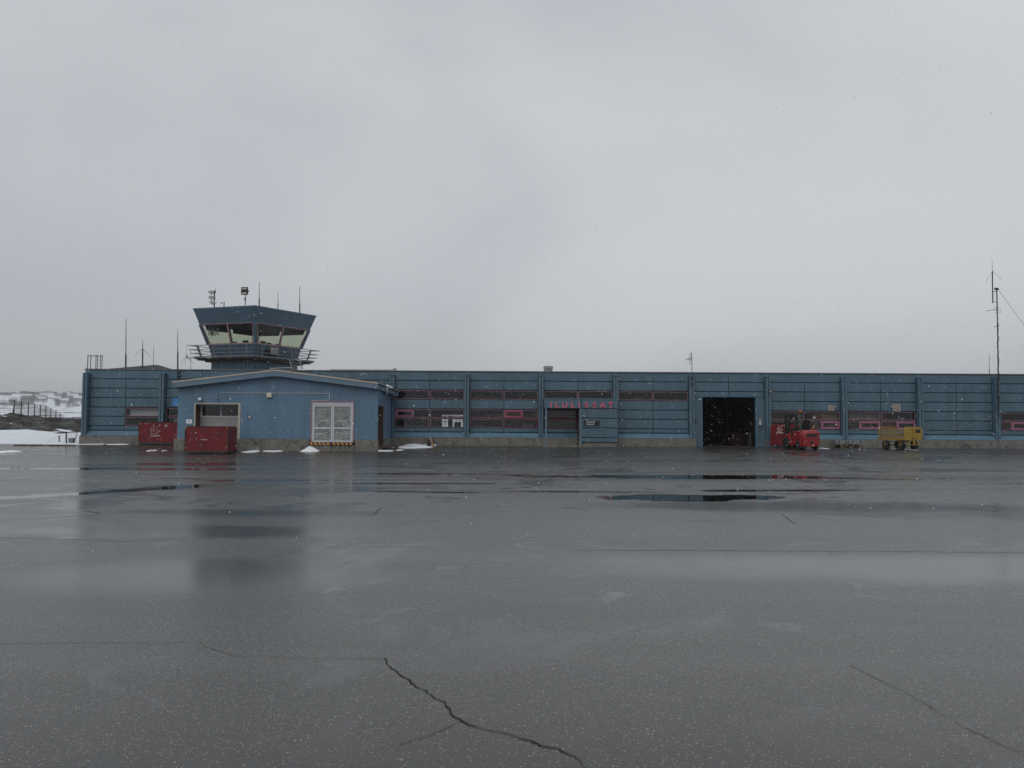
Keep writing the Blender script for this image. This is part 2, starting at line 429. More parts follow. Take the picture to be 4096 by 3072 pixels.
C = lambda *pp: [gat(*p) for p in pp]
CR = [(C((-200,2578),(0,2575),(250,2571),(500,2572),(790,2568),(830,2590),(900,2615),(930,2627),(1050,2625),(1140,2632)), .006),
      (C((1140,2633),(1330,2634),(1525,2635)), .005),
      (C((1525,2635),(1560,2680),(1600,2705),(1650,2725),(1690,2775),(1760,2815),(1800,2850),(1855,2885),(1930,2910),(2030,2940),(2120,2965),(2230,3000),(2330,3050),(2370,3072),(2450,3120)), .013),
      (C((1855,2885),(1760,2930),(1650,2965),(1600,2980)), .006),
      (C((2300,2202),(2900,2203),(3500,2207),(4300,2211)), .020),
      (C((3400,2660),(3600,2760),(3800,2880),(4000,2980),(4200,3060)), .005),
      (C((-100,2090),(150,2075),(380,2060),(400,2052),(340,2045)), .022),
      (C((400,2060),(600,2070),(1000,2072),(1500,2062),(2048,2045)), .016),
      (C((3820,2030),(3960,2045),(4200,2075)), .03), (C((3130,2058),(3180,2095)), .02), (C((-100,1942),(300,1941),(600,1945)), .03),
      (C((-50,2150),(500,2165),(750,2152)), .018), (C((1490,2060),(1525,2030)), .018), (C((925,2020),(935,2005)), .02), (C((1300,2190),(1730,2185)), .012)]
for pts, w in CR: ribbon(pts, w, jit=w*(2.2 if w < .015 else 1.6), parent=apron, sub=.035 if w < .015 else .3)

# worn painted taxi line
pl = bpy.data.materials.new('worn_paint'); pl.use_nodes = True; MATS['worn_paint'] = pl
t = pl.node_tree; b = t.nodes['Principled BSDF']; b.inputs['Roughness'].default_value = .35
g = t.nodes.new('ShaderNodeNewGeometry'); nn = t.nodes.new('ShaderNodeTexNoise'); nn.inputs['Scale'].default_value = 2.5; nn.inputs['Detail'].default_value = 8; nn.inputs['Roughness'].default_value = .75
rm = t.nodes.new('ShaderNodeValToRGB'); rm.color_ramp.elements[0].position = .36; rm.color_ramp.elements[0].color = (.04,.04,.039,1); rm.color_ramp.elements[1].position = .55; rm.color_ramp.elements[1].color = (.34,.28,.15,1)
t.links.new(g.outputs[0], nn.inputs[0]); t.links.new(nn.outputs[0], rm.inputs[0]); t.links.new(rm.outputs[0], b.inputs['Base Color'])
struct(ribbon(C((560,1909),(1100,1908),(2048,1899),(3000,1896),(3600,1893),(4300,1887)), .11, name='painted_line', m='worn_paint', sub=1.0))

# ---------------------------------------------------------------- terrain: snow, rock outcrop, far hills
def fb(x, y, s, o=4, seed=0): return noise.fractal(Vector((x/s+seed, y/s, seed*.37)), .9, 2.1, o)
def sm(t): t = min(max(t, 0), 1); return t*t*(3-2*t)
def crest(x):                                     # skyline of the rock, from the photograph
    K = [(-75, 2.1), (-56, 2.25), (-53, 2.35), (-51.5, 2.12), (-49.8, 2.0), (-48.6, 1.82), (-47.2, 1.72), (-45.5, 1.85), (-40, 2.1), (-20, 2.0)]
    for (a, za), (c, zc) in zip(K, K[1:]):
        if a <= x <= c: return za + (zc-za)*(x-a)/(c-a)
    return K[0][1] if x < K[0][0] else K[-1][1]
def near(x, y):
    z = gz(x, 49) - .06 + sm((y-48.7)/2.5)*.22 + .45*sm((y-50)/24) + .05*fb(x, y, 3) + .38*fb(x, 40, 4.2, 3)*sm((y-58)/12)
    foot = 71.5 + 2.2*fb(x, 3, 4) + 1.5*fb(x, 9, 1.7)
    top = crest(x*85/max(y, 70))
    k = sm((y-foot)/(9 + 3*fb(x, 21, 5)))
    z = z*(1-k) + (top+.10*fb(x, y, 2.5)+.16*abs(fb(x, y, 1.1, 3)))*k
    if 0 < k: z += 1.0*k*(1-k)*2*abs(fb(x, y, 2.2, 5)) + .28*k*(1-sm((y-82)/4))*noise.cell(Vector((x/1.7+fb(x, y, 3)*.5, y/2.6, 0)))
    z -= 6*sm((y-103)/20)
    return z
xs, ys = axis([(-110, -72, 1.2), (-72, -25.5, .3)]), axis([(48.6, 70, .6), (70, 92, .3), (92, 126, 1.2)])
tmat = bpy.data.materials.new('snow_and_rock'); tmat.use_nodes = True; MATS['snow_and_rock'] = tmat
t = tmat.node_tree; b = t.nodes['Principled BSDF']; b.inputs['Roughness'].default_value = .8; LKt = t.links.new
at_ = t.nodes.new('ShaderNodeAttribute'); at_.attribute_name = 'rock'
g = t.nodes.new('ShaderNodeNewGeometry')
na = t.nodes.new('ShaderNodeTexNoise'); na.inputs['Scale'].default_value = .55; na.inputs['Detail'].default_value = 9; na.inputs['Roughness'].default_value = .7
LKt(g.outputs[0], na.inputs[0])
rk = t.nodes.new('ShaderNodeValToRGB'); rk.color_ramp.elements[0].position = .46; rk.color_ramp.elements[0].color = (.006,.0055,.005,1); rk.color_ramp.elements[1].position = .62; rk.color_ramp.elements[1].color = (.085,.08,.075,1)
LKt(na.outputs[0], rk.inputs[0])
sw = t.nodes.new('ShaderNodeMix'); sw.data_type = 'RGBA'; sw.inputs['A'].default_value = (.70,.73,.78,1)
LKt(at_.outputs['Fac'], sw.inputs['Factor']); LKt(rk.outputs[0], sw.inputs['B']); LKt(sw.outputs['Result'], b.inputs['Base Color'])
bu = t.nodes.new('ShaderNodeBump'); bu.inputs['Strength'].default_value = .7; bu.inputs['Distance'].default_value = .15
LKt(na.outputs[0], bu.inputs['Height']); LKt(bu.outputs[0], b.inputs['Normal'])
def rockattr(o, fn):
    a = o.data.attributes.new('rock', 'FLOAT', 'POINT')
    a.data.foreach_set('value', [fn(v.co.x, v.co.y, v.co.z) for v in o.data.vertices])
snowbank = struct(grid('snowbank', xs, ys, near, 'snow_and_rock'))
def rk_near(x, y, z):
    foot = 71.5 + 2.2*fb(x, 3, 4) + 1.5*fb(x, 9, 1.7)
    r = sm((y-foot-.1)/.5)
    if fb(x, y, 3.1, 4, 5) > .55 and y < 81: r = 0
    if y > 94: r *= sm(.5-fb(x, y, 6)*1.5)
    if y < 50.0 + .35*fb(x, y, .8): r = max(r, .75)
    return r
rockattr(snowbank, rk_near)

# one sheet out to the horizon, rising into low hills
azs = [math.radians(a) for a in axis([(-80, -39, .5), (-39, -23, .045), (-23, 80, 1.0)])]
rs = [90*(4200/90)**(i/150) for i in range(151)]
def far(x, y):
    r = math.hypot(x, y)
    z = -2.5 + 20*sm((r-140)/1100) + .8*fb(x, y, 60)
    h = sm((r-1100)/900)
    z += h*(50 + 36*fb(x, y, 420, 6, 3) + 9*abs(fb(x, y, 110, 4, 8))) + sm((r-1900)/500)*(10+12*fb(x, y, 700, 3, 1))
    z += 7*sm((r-500)/500)*max(0, fb(x, y, 190, 4, 2))
    return z - 60*sm((r-2700)/600)
mb = MB(); na_ = len(azs)
for r in rs:
    for a in azs:
        x, y = r*math.sin(a), r*math.cos(a); mb.v.append((x, y, far(x, y)))
for j in range(len(rs)-1):
    for i in range(na_-1): mb.f.append((j*na_+i, j*na_+i+1, (j+1)*na_+i+1, (j+1)*na_+i))
hills = struct(mb.build('hills', 'snow_and_rock', smooth=True))
def rk_far(x, y, z):
    r = math.hypot(x, y)
    v = fb(x*1.0, y*.22, 22, 7, 4)*1.0 + fb(x, y, 240, 3, 6)*.6 + .28*sm((r-900)/900)
    return .92*sm((v-.18)/.18)*sm((r-260)/80)
rockattr(hills, rk_far)
low = MB().box(-5000, 5000, -3000, 5000, -4.2, -4.0); struct(low.build('ground', 'snow'))

# ================================================================ TERMINAL
YF, YP = 50.40, 50.76
PIL = [X_(p, YF) for p in (335, 643, 950, 1258, 1566, 1866, 2164, 2464, 2769, 3075, 3381, 3686, 3993, 4300, 4607)]
zc = lambda y, Y=YP: Z_(1700, y, Y)
ZR = [zc(y) for y in (1488.5, 1522.3, 1559.6, 1597.8, 1635.4, 1672.2, 1710.4, 1727.6)]
Z_SK = zc(1748.6, YF)                       # foot of the sloping skirt
Z_TOP = zc(1481.5, YF)
XL, XR = PIL[0]-.20, PIL[-1]+.20
term = thing('terminal_building', 'long low blue panelled airport terminal with pilasters and pink window frames', 'building', (0, 57, .35))
GAP = .022
PANEL_CACHE = {}
def panel(x0, x1, z0, z1, seam=GAP, parent=term, y=None, m='blue_panel', name='wall_panel'):
    y = YP if y is None else y
    w, h = round(x1-x0-2*seam, 3), round(z1-z0-2*GAP, 3)
    key = (w, h, m)
    if key not in PANEL_CACHE:
        q = MB(); e = .012
        q.loft([[(-w/2+e, 0, e), (w/2-e, 0, e), (w/2-e, 0, h-e), (-w/2+e, 0, h-e)], [(-w/2, e, 0), (w/2, e, 0), (w/2, e, h), (-w/2, e, h)], [(-w/2, .06, 0), (w/2, .06, 0), (w/2, .06, h), (-w/2, .06, h)]])
        o = q.build(name, m); PANEL_CACHE[key] = o.data
    else:
        o = bpy.data.objects.new(name, PANEL_CACHE[key]); COL.objects.link(o)
    o.parent = parent; off = Vector(parent['_w'])
    o.location = Vector(((x0+x1)/2, y+random.uniform(-.004, .004), z0+GAP)) - off
    return o
back = MB()
def window(x0, x1, z0, z1, m='pink_frame', sash=None, sm_='rose_sash', fw=.032, parent=term, gm='window_glass'):
    y0, y1 = YP+.035, YP+.10
    a0, a1, b0, b1 = x0+.03, x1-.03, z0+.03, z1-.03
    q = MB()
    q.box(a0, a1, y0, y1, b0, b0+fw).box(a0, a1, y0, y1, b1-fw, b1).box(a0, a0+fw, y0+.002, y1, b0+fw, b1-fw).box(a1-fw, a1, y0+.002, y1, b0+fw, b1-fw)
    w = q.build('window', m, parent)
    for u0, u1 in ((x0, a0), (a1, x1)): back.box(u0, u1, YP+.05, YP+.22, z0, z1)
    back.box(a0, a1, YP+.05, YP+.22, z0, b0); back.box(a0, a1, YP+.05, YP+.22, b1, z1)
    i0, i1, j0, j1 = a0+fw, a1-fw, b0+fw, b1-fw
    cells = [(i0, i1, 0)]
    if sash:
        s0, s1 = i0+(i1-i0)*sash[0], i0+(i1-i0)*sash[1]
        cells = [c for c in ((i0, s0, 0), (s0, s1, 1), (s1, i1, 0)) if c[1]-c[0] > .05]
    for c0, c1, sh in cells:
        if sh:
            t_ = .115; q = MB()
            q.box(c0, c1, y0-.02, y1-.01, j0, j0+t_).box(c0, c1, y0-.02, y1-.01, j1-t_, j1).box(c0, c0+t_, y0-.018, y1-.01, j0+t_, j1-t_).box(c1-t_, c1, y0-.018, y1-.01, j0+t_, j1-t_)
            q.build('sash', sm_, w)
            MB().box(c0+t_, c1-t_, y0+.02, y0+.026, j0+t_, j1-t_).build('pane', gm, w)
        else:
            if sash and c1 != i1: MB().box(c1-.03, c1, y0+.004, y1-.01, j0, j1).build('mullion', m, w)
            if sash and c0 != i0: MB().box(c0, c0+.03, y0+.004, y1-.01, j0, j1).build('mullion', m, w)
            MB().box(c0, c1, y0+.03, y0+.036, j0, j1).build('pane', gm, w)
    return w
# rows 1..6 ; cells that are windows:  bay -> half -> {row: (frame material, sash span, sash material)}
P_, R_, D_ = 'pink_frame', 'rose_sash', 'red_sash'
WIN = {0: {1: {4: (P_, None), 5: (P_, None)}},
       1: {0: {4: (P_, None), 5: (P_, None)}, 1: {4: (P_, None), 5: (P_, None)}},
       4: {0: {2: (P_, None), 4: (P_, (0, .53), R_), 5: (P_, None)}, 1: {2: (P_, None), 4: (P_, None), 5: (P_, None)}},
       5: {0: {2: (P_, None), 4: (P_, None), 5: (P_, None)}, 1: {2: (P_, None), 4: (P_, (0, .54), D_), 5: (D_, None)}},
       6: {0: {2: (P_, None), 4: (D_, None), 5: (D_, None)}, 1: {2: (P_, None)}},
       7: {0: {2: (P_, None)}, 1: {2: (P_, None)}},
       9: {0: {4: (P_, None), 5: (P_, None)}, 1: {4: (P_, None), 5: (P_, (.47, 1), R_)}},
       10: {0: {4: (P_, None), 5: (P_, (.40, 1), R_)}, 1: {4: (P_, None), 5: (P_, (.46, 1), R_)}},
       12: {0: {4: (P_, None), 5: (P_, (.40, 1), R_)}, 1: {4: (P_, None), 5: (P_, None)}},
       13: {0: {4: (P_, None), 5: (P_, None)}}}
GX0, GX1 = X_(2809, YP), X_(3023, YP)                # hangar-style goods door
Z_LIN = zc(1585.5-6.5)                               # lintel (measured further right, so lower in the frame)
for i in range(len(PIL)-1):
    a, c = PIL[i]+.155, PIL[i+1]-.155; mid = (a+c)/2
    for hlf, (x0, x1) in enumerate(((a, mid), (mid, c))):
        panel(x0, x1, ZR[1], ZR[0]+.02, seam=.004 if True else GAP)
        back.box(x0, x1, YP+.062, YP+.22, ZR[1], ZR[0]+.02)
        if i == 8:
            panel(x0, x1, ZR[2], ZR[1]); back.box(x0, x1, YP+.062, YP+.22, Z_LIN, ZR[1])
            panel(x0, x1, Z_LIN, ZR[2]); continue
        for r in range(1, 7):
            wd = WIN.get(i, {}).get(hlf, {}).get(r)
            if wd: window(x0, x1, ZR[r+1], ZR[r], wd[0], wd[1], wd[2] if len(wd) > 2 else R_)
            else:
                panel(x0, x1, ZR[r+1], ZR[r], seam=.016); back.box(x0, x1, YP+.062, YP+.22, ZR[r+1], ZR[r])
    if i == 8: continue
    # sloping skirt over the plinth
    q = MB(); q.prism([(YP+.03, ZR[7]-.025), (YF+.02, Z_SK+.03), (YF+.02, Z_SK), (YP+.2, Z_SK), (YP+.2, ZR[7]-.025)], 'x', PIL[i]+.151, mid-.004)
    q.build('skirt', 'blue_skirt', term)
    q = MB(); q.prism([(YP+.03, ZR[7]-.025), (YF+.02, Z_SK+.03), (YF+.02, Z_SK), (YP+.2, Z_SK), (YP+.2, ZR[7]-.025)], 'x', mid+.004, PIL[i+1]-.151)
    q.build('skirt', 'blue_skirt', term)
# wall strip behind pilasters
for x in PIL: back.box(x-.155, x+.155, YP+.0, YP+.22, Z_SK, ZR[0]+.02)
back.build('wall_backing', 'joint_dark', term)
z_pt = zc(1500, YF)
for i, x in enumerate(PIL):
    q = MB(); w = .15; z0 = Z_SK-.01 if i not in (9,) else gz(x, YF)
    for s in (-1, 1):
        x0, x1 = (x-w, x-.02) if s < 0 else (x+.02, x+w)
        q.prism([(YF, z0), (YF, z_pt-.06), (YF+.05, z_pt), (YP+.0, z_pt), (YP+.0, z0)], 'x', x0, x1)
    MB().box(x-.0195, x+.0195, YF+.07, YP-.005, z0, z_pt-.03).build('pilaster_joint', 'joint_dark', term)
    MB().box(x-.154, x+.154, YP-.012, YP-.001, z_pt-.02, ZR[0]+.018).build('head_panel', 'blue_panel', term)
    p = q.build('pilaster', 'blue_trim', term)
    MB().box(x-w-.015, x+w+.015, YF-.015, YP+.0, z_pt+.001, z_pt+.022).build('cap', 'blue_fascia', p)
# plinth blocks between wall positions, broken at the goods door
def plinth(x0, x1, y=YF, z1=Z_SK, parent=term, deep=.5):
    n = max(1, round((x1-x0)/2.4)); 
    for k in range(n):
        a, c = x0+(x1-x0)*k/n, x0+(x1-x0)*(k+1)/n
        MB().box(a+.004, c-.004, y+random.uniform(0, .012), y+deep, gz((a+c)/2, y)-.12, z1-.004).build('plinth', 'concrete', parent)
plinth(XL-.05, PIL[8]+.22); plinth(PIL[9]-.22, XR)
# flat top edge, roof, end walls, back wall
z_b = ZR[0]+.02
MB().box(XL, XR, YP+.012, YP+.22, z_b-.002, Z_TOP-.03).build('fascia', 'blue_panel', term)
ro = MB().box(XL-.02, XR+.02, YP-.01, 64.5, Z_TOP-.03, Z_TOP+.0).build('roof', 'roof_edge', term)
MB().box(XL-.03, XR+.03, YP-.04, YP+.30, z_b+.03, Z_TOP+.012).build('edge_flashing', 'roof_edge', ro)
MB().box(XL, XL+.2, YF+.42, 64.4, .1, Z_TOP-.03).build('end_wall', 'blue_panel', term)
MB().box(XR-.2, XR, YF+.42, 64.4, .1, Z_TOP-.03).build('end_wall', 'blue_panel', term)
# rooms behind the glass
yb = 57.5
q = MB(); wx0, wx1 = X_(1765, yb), X_(1852, yb); wz0, wz1 = Z_(1800, 1712, yb), Z_(1800, 1659, yb)
zf = Z_SK+.02
bx = lambda m_, *a: m_.box(*a)
q.box(XL+.2, wx0, yb, yb+.2, zf, Z_TOP-.1).box(wx1, PIL[8]-.1, yb, yb+.2, zf, Z_TOP-.1).box(wx0, wx1, yb, yb+.2, zf, wz0).box(wx0, wx1, yb, yb+.2, wz1, Z_TOP-.1)
q.build('back_room_wall', 'interior_dark', term)
q = MB(); q.box(PIL[9]+.1, XR-.2, yb-2.4, yb-2.2, zf, Z_TOP-.1); q.build('back_room_wall', 'interior_brown', term)
q = MB(); n_ = 6
for k in range(n_): q.box(wx0+(wx1-wx0)*(k+.05)/n_, wx0+(wx1-wx0)*(k+.05)/n_+.03, yb+.03, yb+.08, wz0, wz1)
q.box(wx0, wx1, yb+.02, yb+.07, (wz0+wz1)/2+.3, (wz0+wz1)/2+.36); q.build('rear_window_bars', 'blue_dark', term)
MB().box(wx0, wx1, yb+.10, yb+.11, wz0, wz1).build('rear_pane', 'window_glass', term)
for f0, f1, h in ((.38, .55, .95), (.43, .52, 1.25), (.66, .95, .62), (.02, .1, .5)):
    MB().box(wx0+(wx1-wx0)*f0, wx0+(wx1-wx0)*f1, yb-1.2, yb-.9, zf, wz0+(wz1-wz0)*.72*h).build('seat_back', 'black', term)
MB().box(XL+.2, PIL[8]-.1, YP+.23, 64.3, zf-.15, zf).build('room_floor', 'interior_dark', term)
MB().box(PIL[9]+.1, XR-.2, YP+.23, 64.3, zf-.15, zf).build('room_floor', 'interior_dark', term)
MB().box(XL+.2, XR-.2, YP+.23, 64.3, Z_TOP-.22, Z_TOP-.1).build('ceiling', 'interior_dark', term)
for k, xx in enumerate((PIL[8]-.1, PIL[9]-.05, PIL[10], PIL[11])):
    MB().box(xx, xx+.15, YP+.23, 64.3, zf if k > 1 else .2, Z_TOP-.22).build('partition', ['interior_dark', 'interior_dark', 'interior_red', 'interior_dark'][k], term)
for (p0, p1, y_, m_) in ((PIL[9]+2.5, PIL[9]+4.5, 53.6, 'interior_red'), (PIL[10]+.4, PIL[10]+2.2, 53.0, 'interior_pale'), (PIL[10]+2.6, PIL[10]+3.7, 52.6, 'interior_red')):
    MB().box(p0, p1, y_, y_+.1, zf, ZR[4]-.1 if m_ != 'interior_pale' else ZR[3]).build('room_divider', m_, term)
MB().box(PIL[0]+2.6, PIL[1]-.25, YP+.30, YP+.32, ZR[5]+.04, ZR[4]-.05).build('blind_and_reflection_board', 'interior_bright', term)  # added pale board: the pane's bright outdoor reflection put into its colour
MB().box(PIL[1]+.5, PIL[2]-.3, YP+.40, YP+.42, ZR[6]+.04, ZR[5]-.15).build('blind_and_reflection_board', 'interior_bright', term)
def hang(px0, px1, row, m_, y_=.34, name='curtain', zt=0, zb=0):
    Y = YP+y_; z1, z0 = ZR[row]-.02-zt, ZR[row+1]+.02+zb
    MB().box(X_(px0, Y), X_(px1, Y), Y, Y+.03, z0, z1).build(name, m_, term)
for a_ in ((3247, 3290, 4, 'curtain_red', .34, 'curtain', .1), (3290, 3336, 4, 'curtain_tan'), (3338, 3360, 4, 'board_beige'), (3252, 3288, 5, 'curtain_red'), (3300, 3336, 5, 'curtain_tan'), (3338, 3358, 5, 'board_beige'),
           (3196, 3232, 4, 'board_beige', .6, 'notice_board', .12, .2), (3396, 3519, 4, 'board_beige', .45, 'notice_board', .12), (3452, 3518, 5, 'curtain_red'), (3530, 3586, 5, 'curtain_red', .4), (3400, 3440, 5, 'interior_dark', .3), (4010, 4060, 5, 'curtain_red', .9)): hang(*a_)
for a_ in ((1706, 1740, 5, 'interior_dark', .5), (2090, 2130, 5, 'board_beige', 1.6, 'notice_board', .3), (1950, 2010, 4, 'board_beige', 3.0, 'notice_board', .2), (1610, 1690, 2, 'board_beige', 2.5, 'notice_board', .25), (1900, 2000, 2, 'board_beige', 3.2, 'notice_board', .2), (2210, 2290, 2, 'board_beige', 2.4, 'notice_board', .25), (2520, 2610, 2, 'interior_brown', 2.6, 'notice_board', .2)): hang(*a_)
# goods door surround and its dark hall
gz0 = gz(12, YF)-.05
for x0, x1 in ((PIL[8]+.155, GX0-.07), (GX1+.07, PIL[9]-.155)): MB().box(x0, x1, YP-.01, YP+.2, gz0, Z_LIN-.02).build('door_side_panel', 'blue_panel', term)
q = MB(); q.box(GX0-.09, GX0, YP-.06, YP+.25, gz0, Z_LIN-.04).box(GX1, GX1+.09, YP-.06, YP+.25, gz0, Z_LIN-.04).box(PIL[8]+.155, PIL[9]-.155, YP-.058, YP+.25, Z_LIN-.04, Z_LIN+.01)
q.build('door_frame', 'blue_skirt', term)
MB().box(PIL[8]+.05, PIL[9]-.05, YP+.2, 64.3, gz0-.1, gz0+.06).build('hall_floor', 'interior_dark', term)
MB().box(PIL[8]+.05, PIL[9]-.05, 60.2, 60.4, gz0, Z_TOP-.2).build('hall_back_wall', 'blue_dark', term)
# rear faces of the whole block: closed except the rear windows
q = MB(); yb2 = 64.4
q.box(XL, wx0-2, yb2, yb2+.2, 0, Z_TOP-.03).box(wx1+2, XR, yb2, yb2+.2, 0, Z_TOP-.03).box(wx0-2, wx1+2, yb2, yb2+.2, 0, zf+.5).box(wx0-2, wx1+2, yb2, yb2+.2, 4, Z_TOP-.03)
q.build('rear_wall', 'blue_panel', term)

# ---------------------------------------------------------------- entrance porch with the place name
YE = 49.45
ex0, exm, ex1 = X_(2178, YE), X_(2325, YE), X_(2470, YE)
ze1, ze0 = Z_(2300, 1597, YE), Z_(2300, 1633, YE)
zeb = Z_(2400, 1769, YE)
porch = thing('entrance_porch', 'blue box porch with pink letters over the dark arrivals doorway', 'porch', ((ex0+ex1)/2, YE+.4, gz(5, YE)))
MB().box(ex0, exm, YE, YP-.01, ze0, ze1).build('canopy', 'blue_panel', porch, bevel=.02)
MB().box(exm+.03, ex1, YE, YP-.01, ze0+.01, ze1).build('canopy', 'blue_panel', porch, bevel=.01)
MB().box(ex0-.02, ex1+.02, YE-.03, YP-.02, ze1+.001, ze1+.05).build('top_flashing', 'blue_fascia', porch)
zz = [Z_(2400, y, YE) for y in (1634, 1673, 1712, 1751, 1769.5)]
for z1, z0 in zip(zz, zz[1:]): panel(exm+.03, ex1, z0, z1, parent=porch, y=YE+.01, seam=.005)
MB().box(exm+.03, ex1-.01, YE+.075, YP-.4, zeb, ze0).build('side_box', 'joint_dark', porch)
MB().box(exm-.10, exm+.02, YE+.0, YE+.14, gz(4, YE)+.12, ze0-.002).build('post', 'blue_fascia', porch)
px0 = X_(2184, YE)
MB().box(px0-.055, px0+.055, YE+.03, YE+.14, gz(2, YE)+.10, ze0-.002).build('post', 'blue_fascia', porch)
MB().box(px0-.2, px0+.16, YE-.06, YE+.3, gz(2, YE)-.1, gz(2, YE)+.10).build('post_base', 'concrete', porch)
MB().box(px0+.165, exm-.2, YE+.0, YE+.22, gz(3, YE)-.05, gz(3, YE)+.10).build('threshold', 'concrete', porch)
q = MB(); random.seed(3); zb_ = gz(5, YE)
q.box(exm+.1, ex1-.03, YE+.1, YP-.3, zb_-.1, zeb-.004); q.build('footing', 'concrete', porch)
for k, fx in enumerate((.0, .42, .62, .75, 1.35, 1.8)):
    r = (.16, .08, .15, .07, .1, .08)[k]; q = MB(); x = exm-.02+fx
    q.loft([[(x+a*r, YE+.06+c*r*.8, zb_-.05) for a, c in ((-1,-.6),(.2,-1),(1,-.2),(.8,.8),(-.7,.9))], [(x+a*r*.8, YE+.06+c*r*.6, zb_+r*.9) for a, c in ((-1,-.6),(.2,-1),(1,-.2),(.8,.8),(-.7,.9))], [(x+a*r*.4, YE+.06+c*r*.3, zb_+r*1.25) for a, c in ((-1,-.6),(.2,-1),(1,-.2),(.8,.8),(-.7,.9))]])
    q.build('stone', 'concrete', porch)
MB().box(exm-.14, exm-.105, YE+.15, YP-.1, gz(4, YE)+.1, ze0).build('inner_wall', 'wood_brown', porch)
LZ0, LZ1 = Z_(2320, 1632, YE-.05), Z_(2320, 1608, YE-.05)
for ch, px in zip('ILULISSAT', (2204, 2230, 2258.5, 2291.5, 2317, 2346, 2378, 2411, 2443)):
    tm = text_mb(ch, 1.0, bold=.032, extrude=.06)
    hx = [v[0] for v in tm.v]; hz = [v[2] for v in tm.v]; s = (LZ1-LZ0)/(max(hz)-min(hz))
    tm.v = [((v[0]-(max(hx)+min(hx))/2)*s*1.03+X_(px, YE-.05), v[1]*s+YE-.045, (v[2]-min(hz))*s+LZ0) for v in tm.v]
    tm.build('letter', 'letter_pink', porch)

# ================================================================ ANNEX with the gable towards the apron
YA, YV = 45.30, 44.95                         # wall face, verge (roof edge) plane
ax0, ax1 = X_(711, YA), X_(1511, YA)
za = lambda y, x=1100, Y=YA: Z_(x, y, Y)
zpl = za(1757, 1300)                          # plinth top
annex = thing('annex_building', 'bright blue timber annex with shallow gable roof and concrete base', 'building', ((ax0+ax1)/2, YA+2, .1))
eL, rg, eR = at(690.7, 1526.8, YV), at(1101.5, 1479, YV), at(1512, 1531, YV)
eRb = at(1595, 1564, YF-.03); rgb = Vector((rg.x, YF+.3, rg.z)); eLb = Vector((eL.x, YF+.3, eL.z))
zw = lambda x: (eL.z+(rg.z-eL.z)*(x-eL.x)/(rg.x-eL.x) if x < rg.x else rg.z+(eR.z-rg.z)*(x-rg.x)/(eR.x-rg.x)) - .20
g0, g1, gtop = X_(783, YA), X_(953, YA), za(1617, 870)
d0, d1, dtop, dbot = X_(1244, YA), X_(1418, YA), za(1605, 1330), za(1769.5, 1330)
gfl = za(1795, 870)
zr = za(1640, 870)
def wallpiece(poly): MB().prism(poly, 'y', YA, YA+.18)
wq = MB()
def wp(x0, x1, z0, z1=None):
    if z1 is not None: wq.box(x0, x1, YA, YA+.18, z0, z1)
    else:
        xs_ = [x0] + ([rg.x] if x0 < rg.x < x1 else []) + [x1]
        wq.prism([(x0, z0), (x1, z0)] + [(x, zw(x)) for x in reversed(xs_)], 'y', YA, YA+.18)
wp(ax0, g0, zpl); wp(g0, g1, gtop); wp(g1, d0, zpl); wp(d0, d1, dtop); wp(d1, ax1, zpl)
wq.build('front_wall', 'blue_annex', annex)
# battens where the boards change
zb1 = za(1573.5, 1100)
MB().box(ax0+.02, ax1-.005, YA-.018, YA-.001, zb1, zb1+.035).build('batten', 'blue_annex', annex)
# right side wall with the brown doorway, left side wall
sd0, sd1 = YA+.10, YA+1.95; sdz = Z_(1509, 1621, YA+.1)
q = MB(); zs = zw(ax1)
q.box(ax1-.16, ax1-.002, YA+.181, YF-.02, sdz, zs).box(ax1-.16, ax1-.002, sd1, YF-.02, zpl, sdz); q.build('side_wall', 'blue_annex', annex)
MB().box(ax0+.002, ax0+.16, YA+.181, YF-.02, zpl, zw(ax0)).build('side_wall', 'blue_annex', annex)
MB().box(ax1-.001, ax1+.016, YA+.0, YF-.05, zb1, zb1+.035).build('batten', 'blue_annex', annex)
dr = MB().box(ax1-.55, ax1-.50, YA+.2, sd1, zpl-.35, sdz).build('side_door', 'wood_brown', annex)
q = MB(); q.box(ax1-.5, ax1+.01, sd1-.05, sd1-.001, zpl-.3, sdz).box(ax1-.5, ax1+.01, YA+.182, YA+.22, zpl-.3, sdz).box(ax1-.5, ax1+.01, YA+.19, sd1-.05, sdz-.04, sdz-.001)
q.build('door_frame', 'wood_brown', dr)
for k in range(3): MB().box(ax1-.499, ax1-.485, YA+.25+.55*k, YA+.25+.55*k+.5, zpl-.3, sdz-.08).build('door_board', 'wood_brown', dr)
# concrete base (leaves the two door openings)
def base(x0, x1, z1, y0=YA-.10, y1=YA+.3):
    n = max(1, round((x1-x0)/1.3))
    for k in range(n):
        a, c = x0+(x1-x0)*k/n, x0+(x1-x0)*(k+1)/n
        MB().box(a+.003, c-.003, y0+random.uniform(0, .02), y1, gz((a+c)/2, y0)-.1, z1+random.uniform(-.015, 0)).build('plinth', 'concrete', annex, bevel=.025)
base(X_(697, YA-.1), g0, zpl-.005); base(g1, d0-.05, zpl-.005); base(d0-.045, d1+.045, za(1780, 1330)); base(d1+.05, ax1+.03, zpl-.005)
MB().box(ax1-.3, ax1+.10, sd1+.0, YF-.02, gz(-7, 48)-.1, zpl-.01).build('plinth', 'concrete', annex, bevel=.04)
MB().box(ax0-.05, ax0+.3, YA+.32, YF-.02, gz(-19, 48)-.1, zpl-.01).build('plinth', 'concrete', annex)
MB().box(ax0+.2, ax1-.6, YA+.8, YF, .2, zpl+.02).build('floor', 'interior_dark', annex)
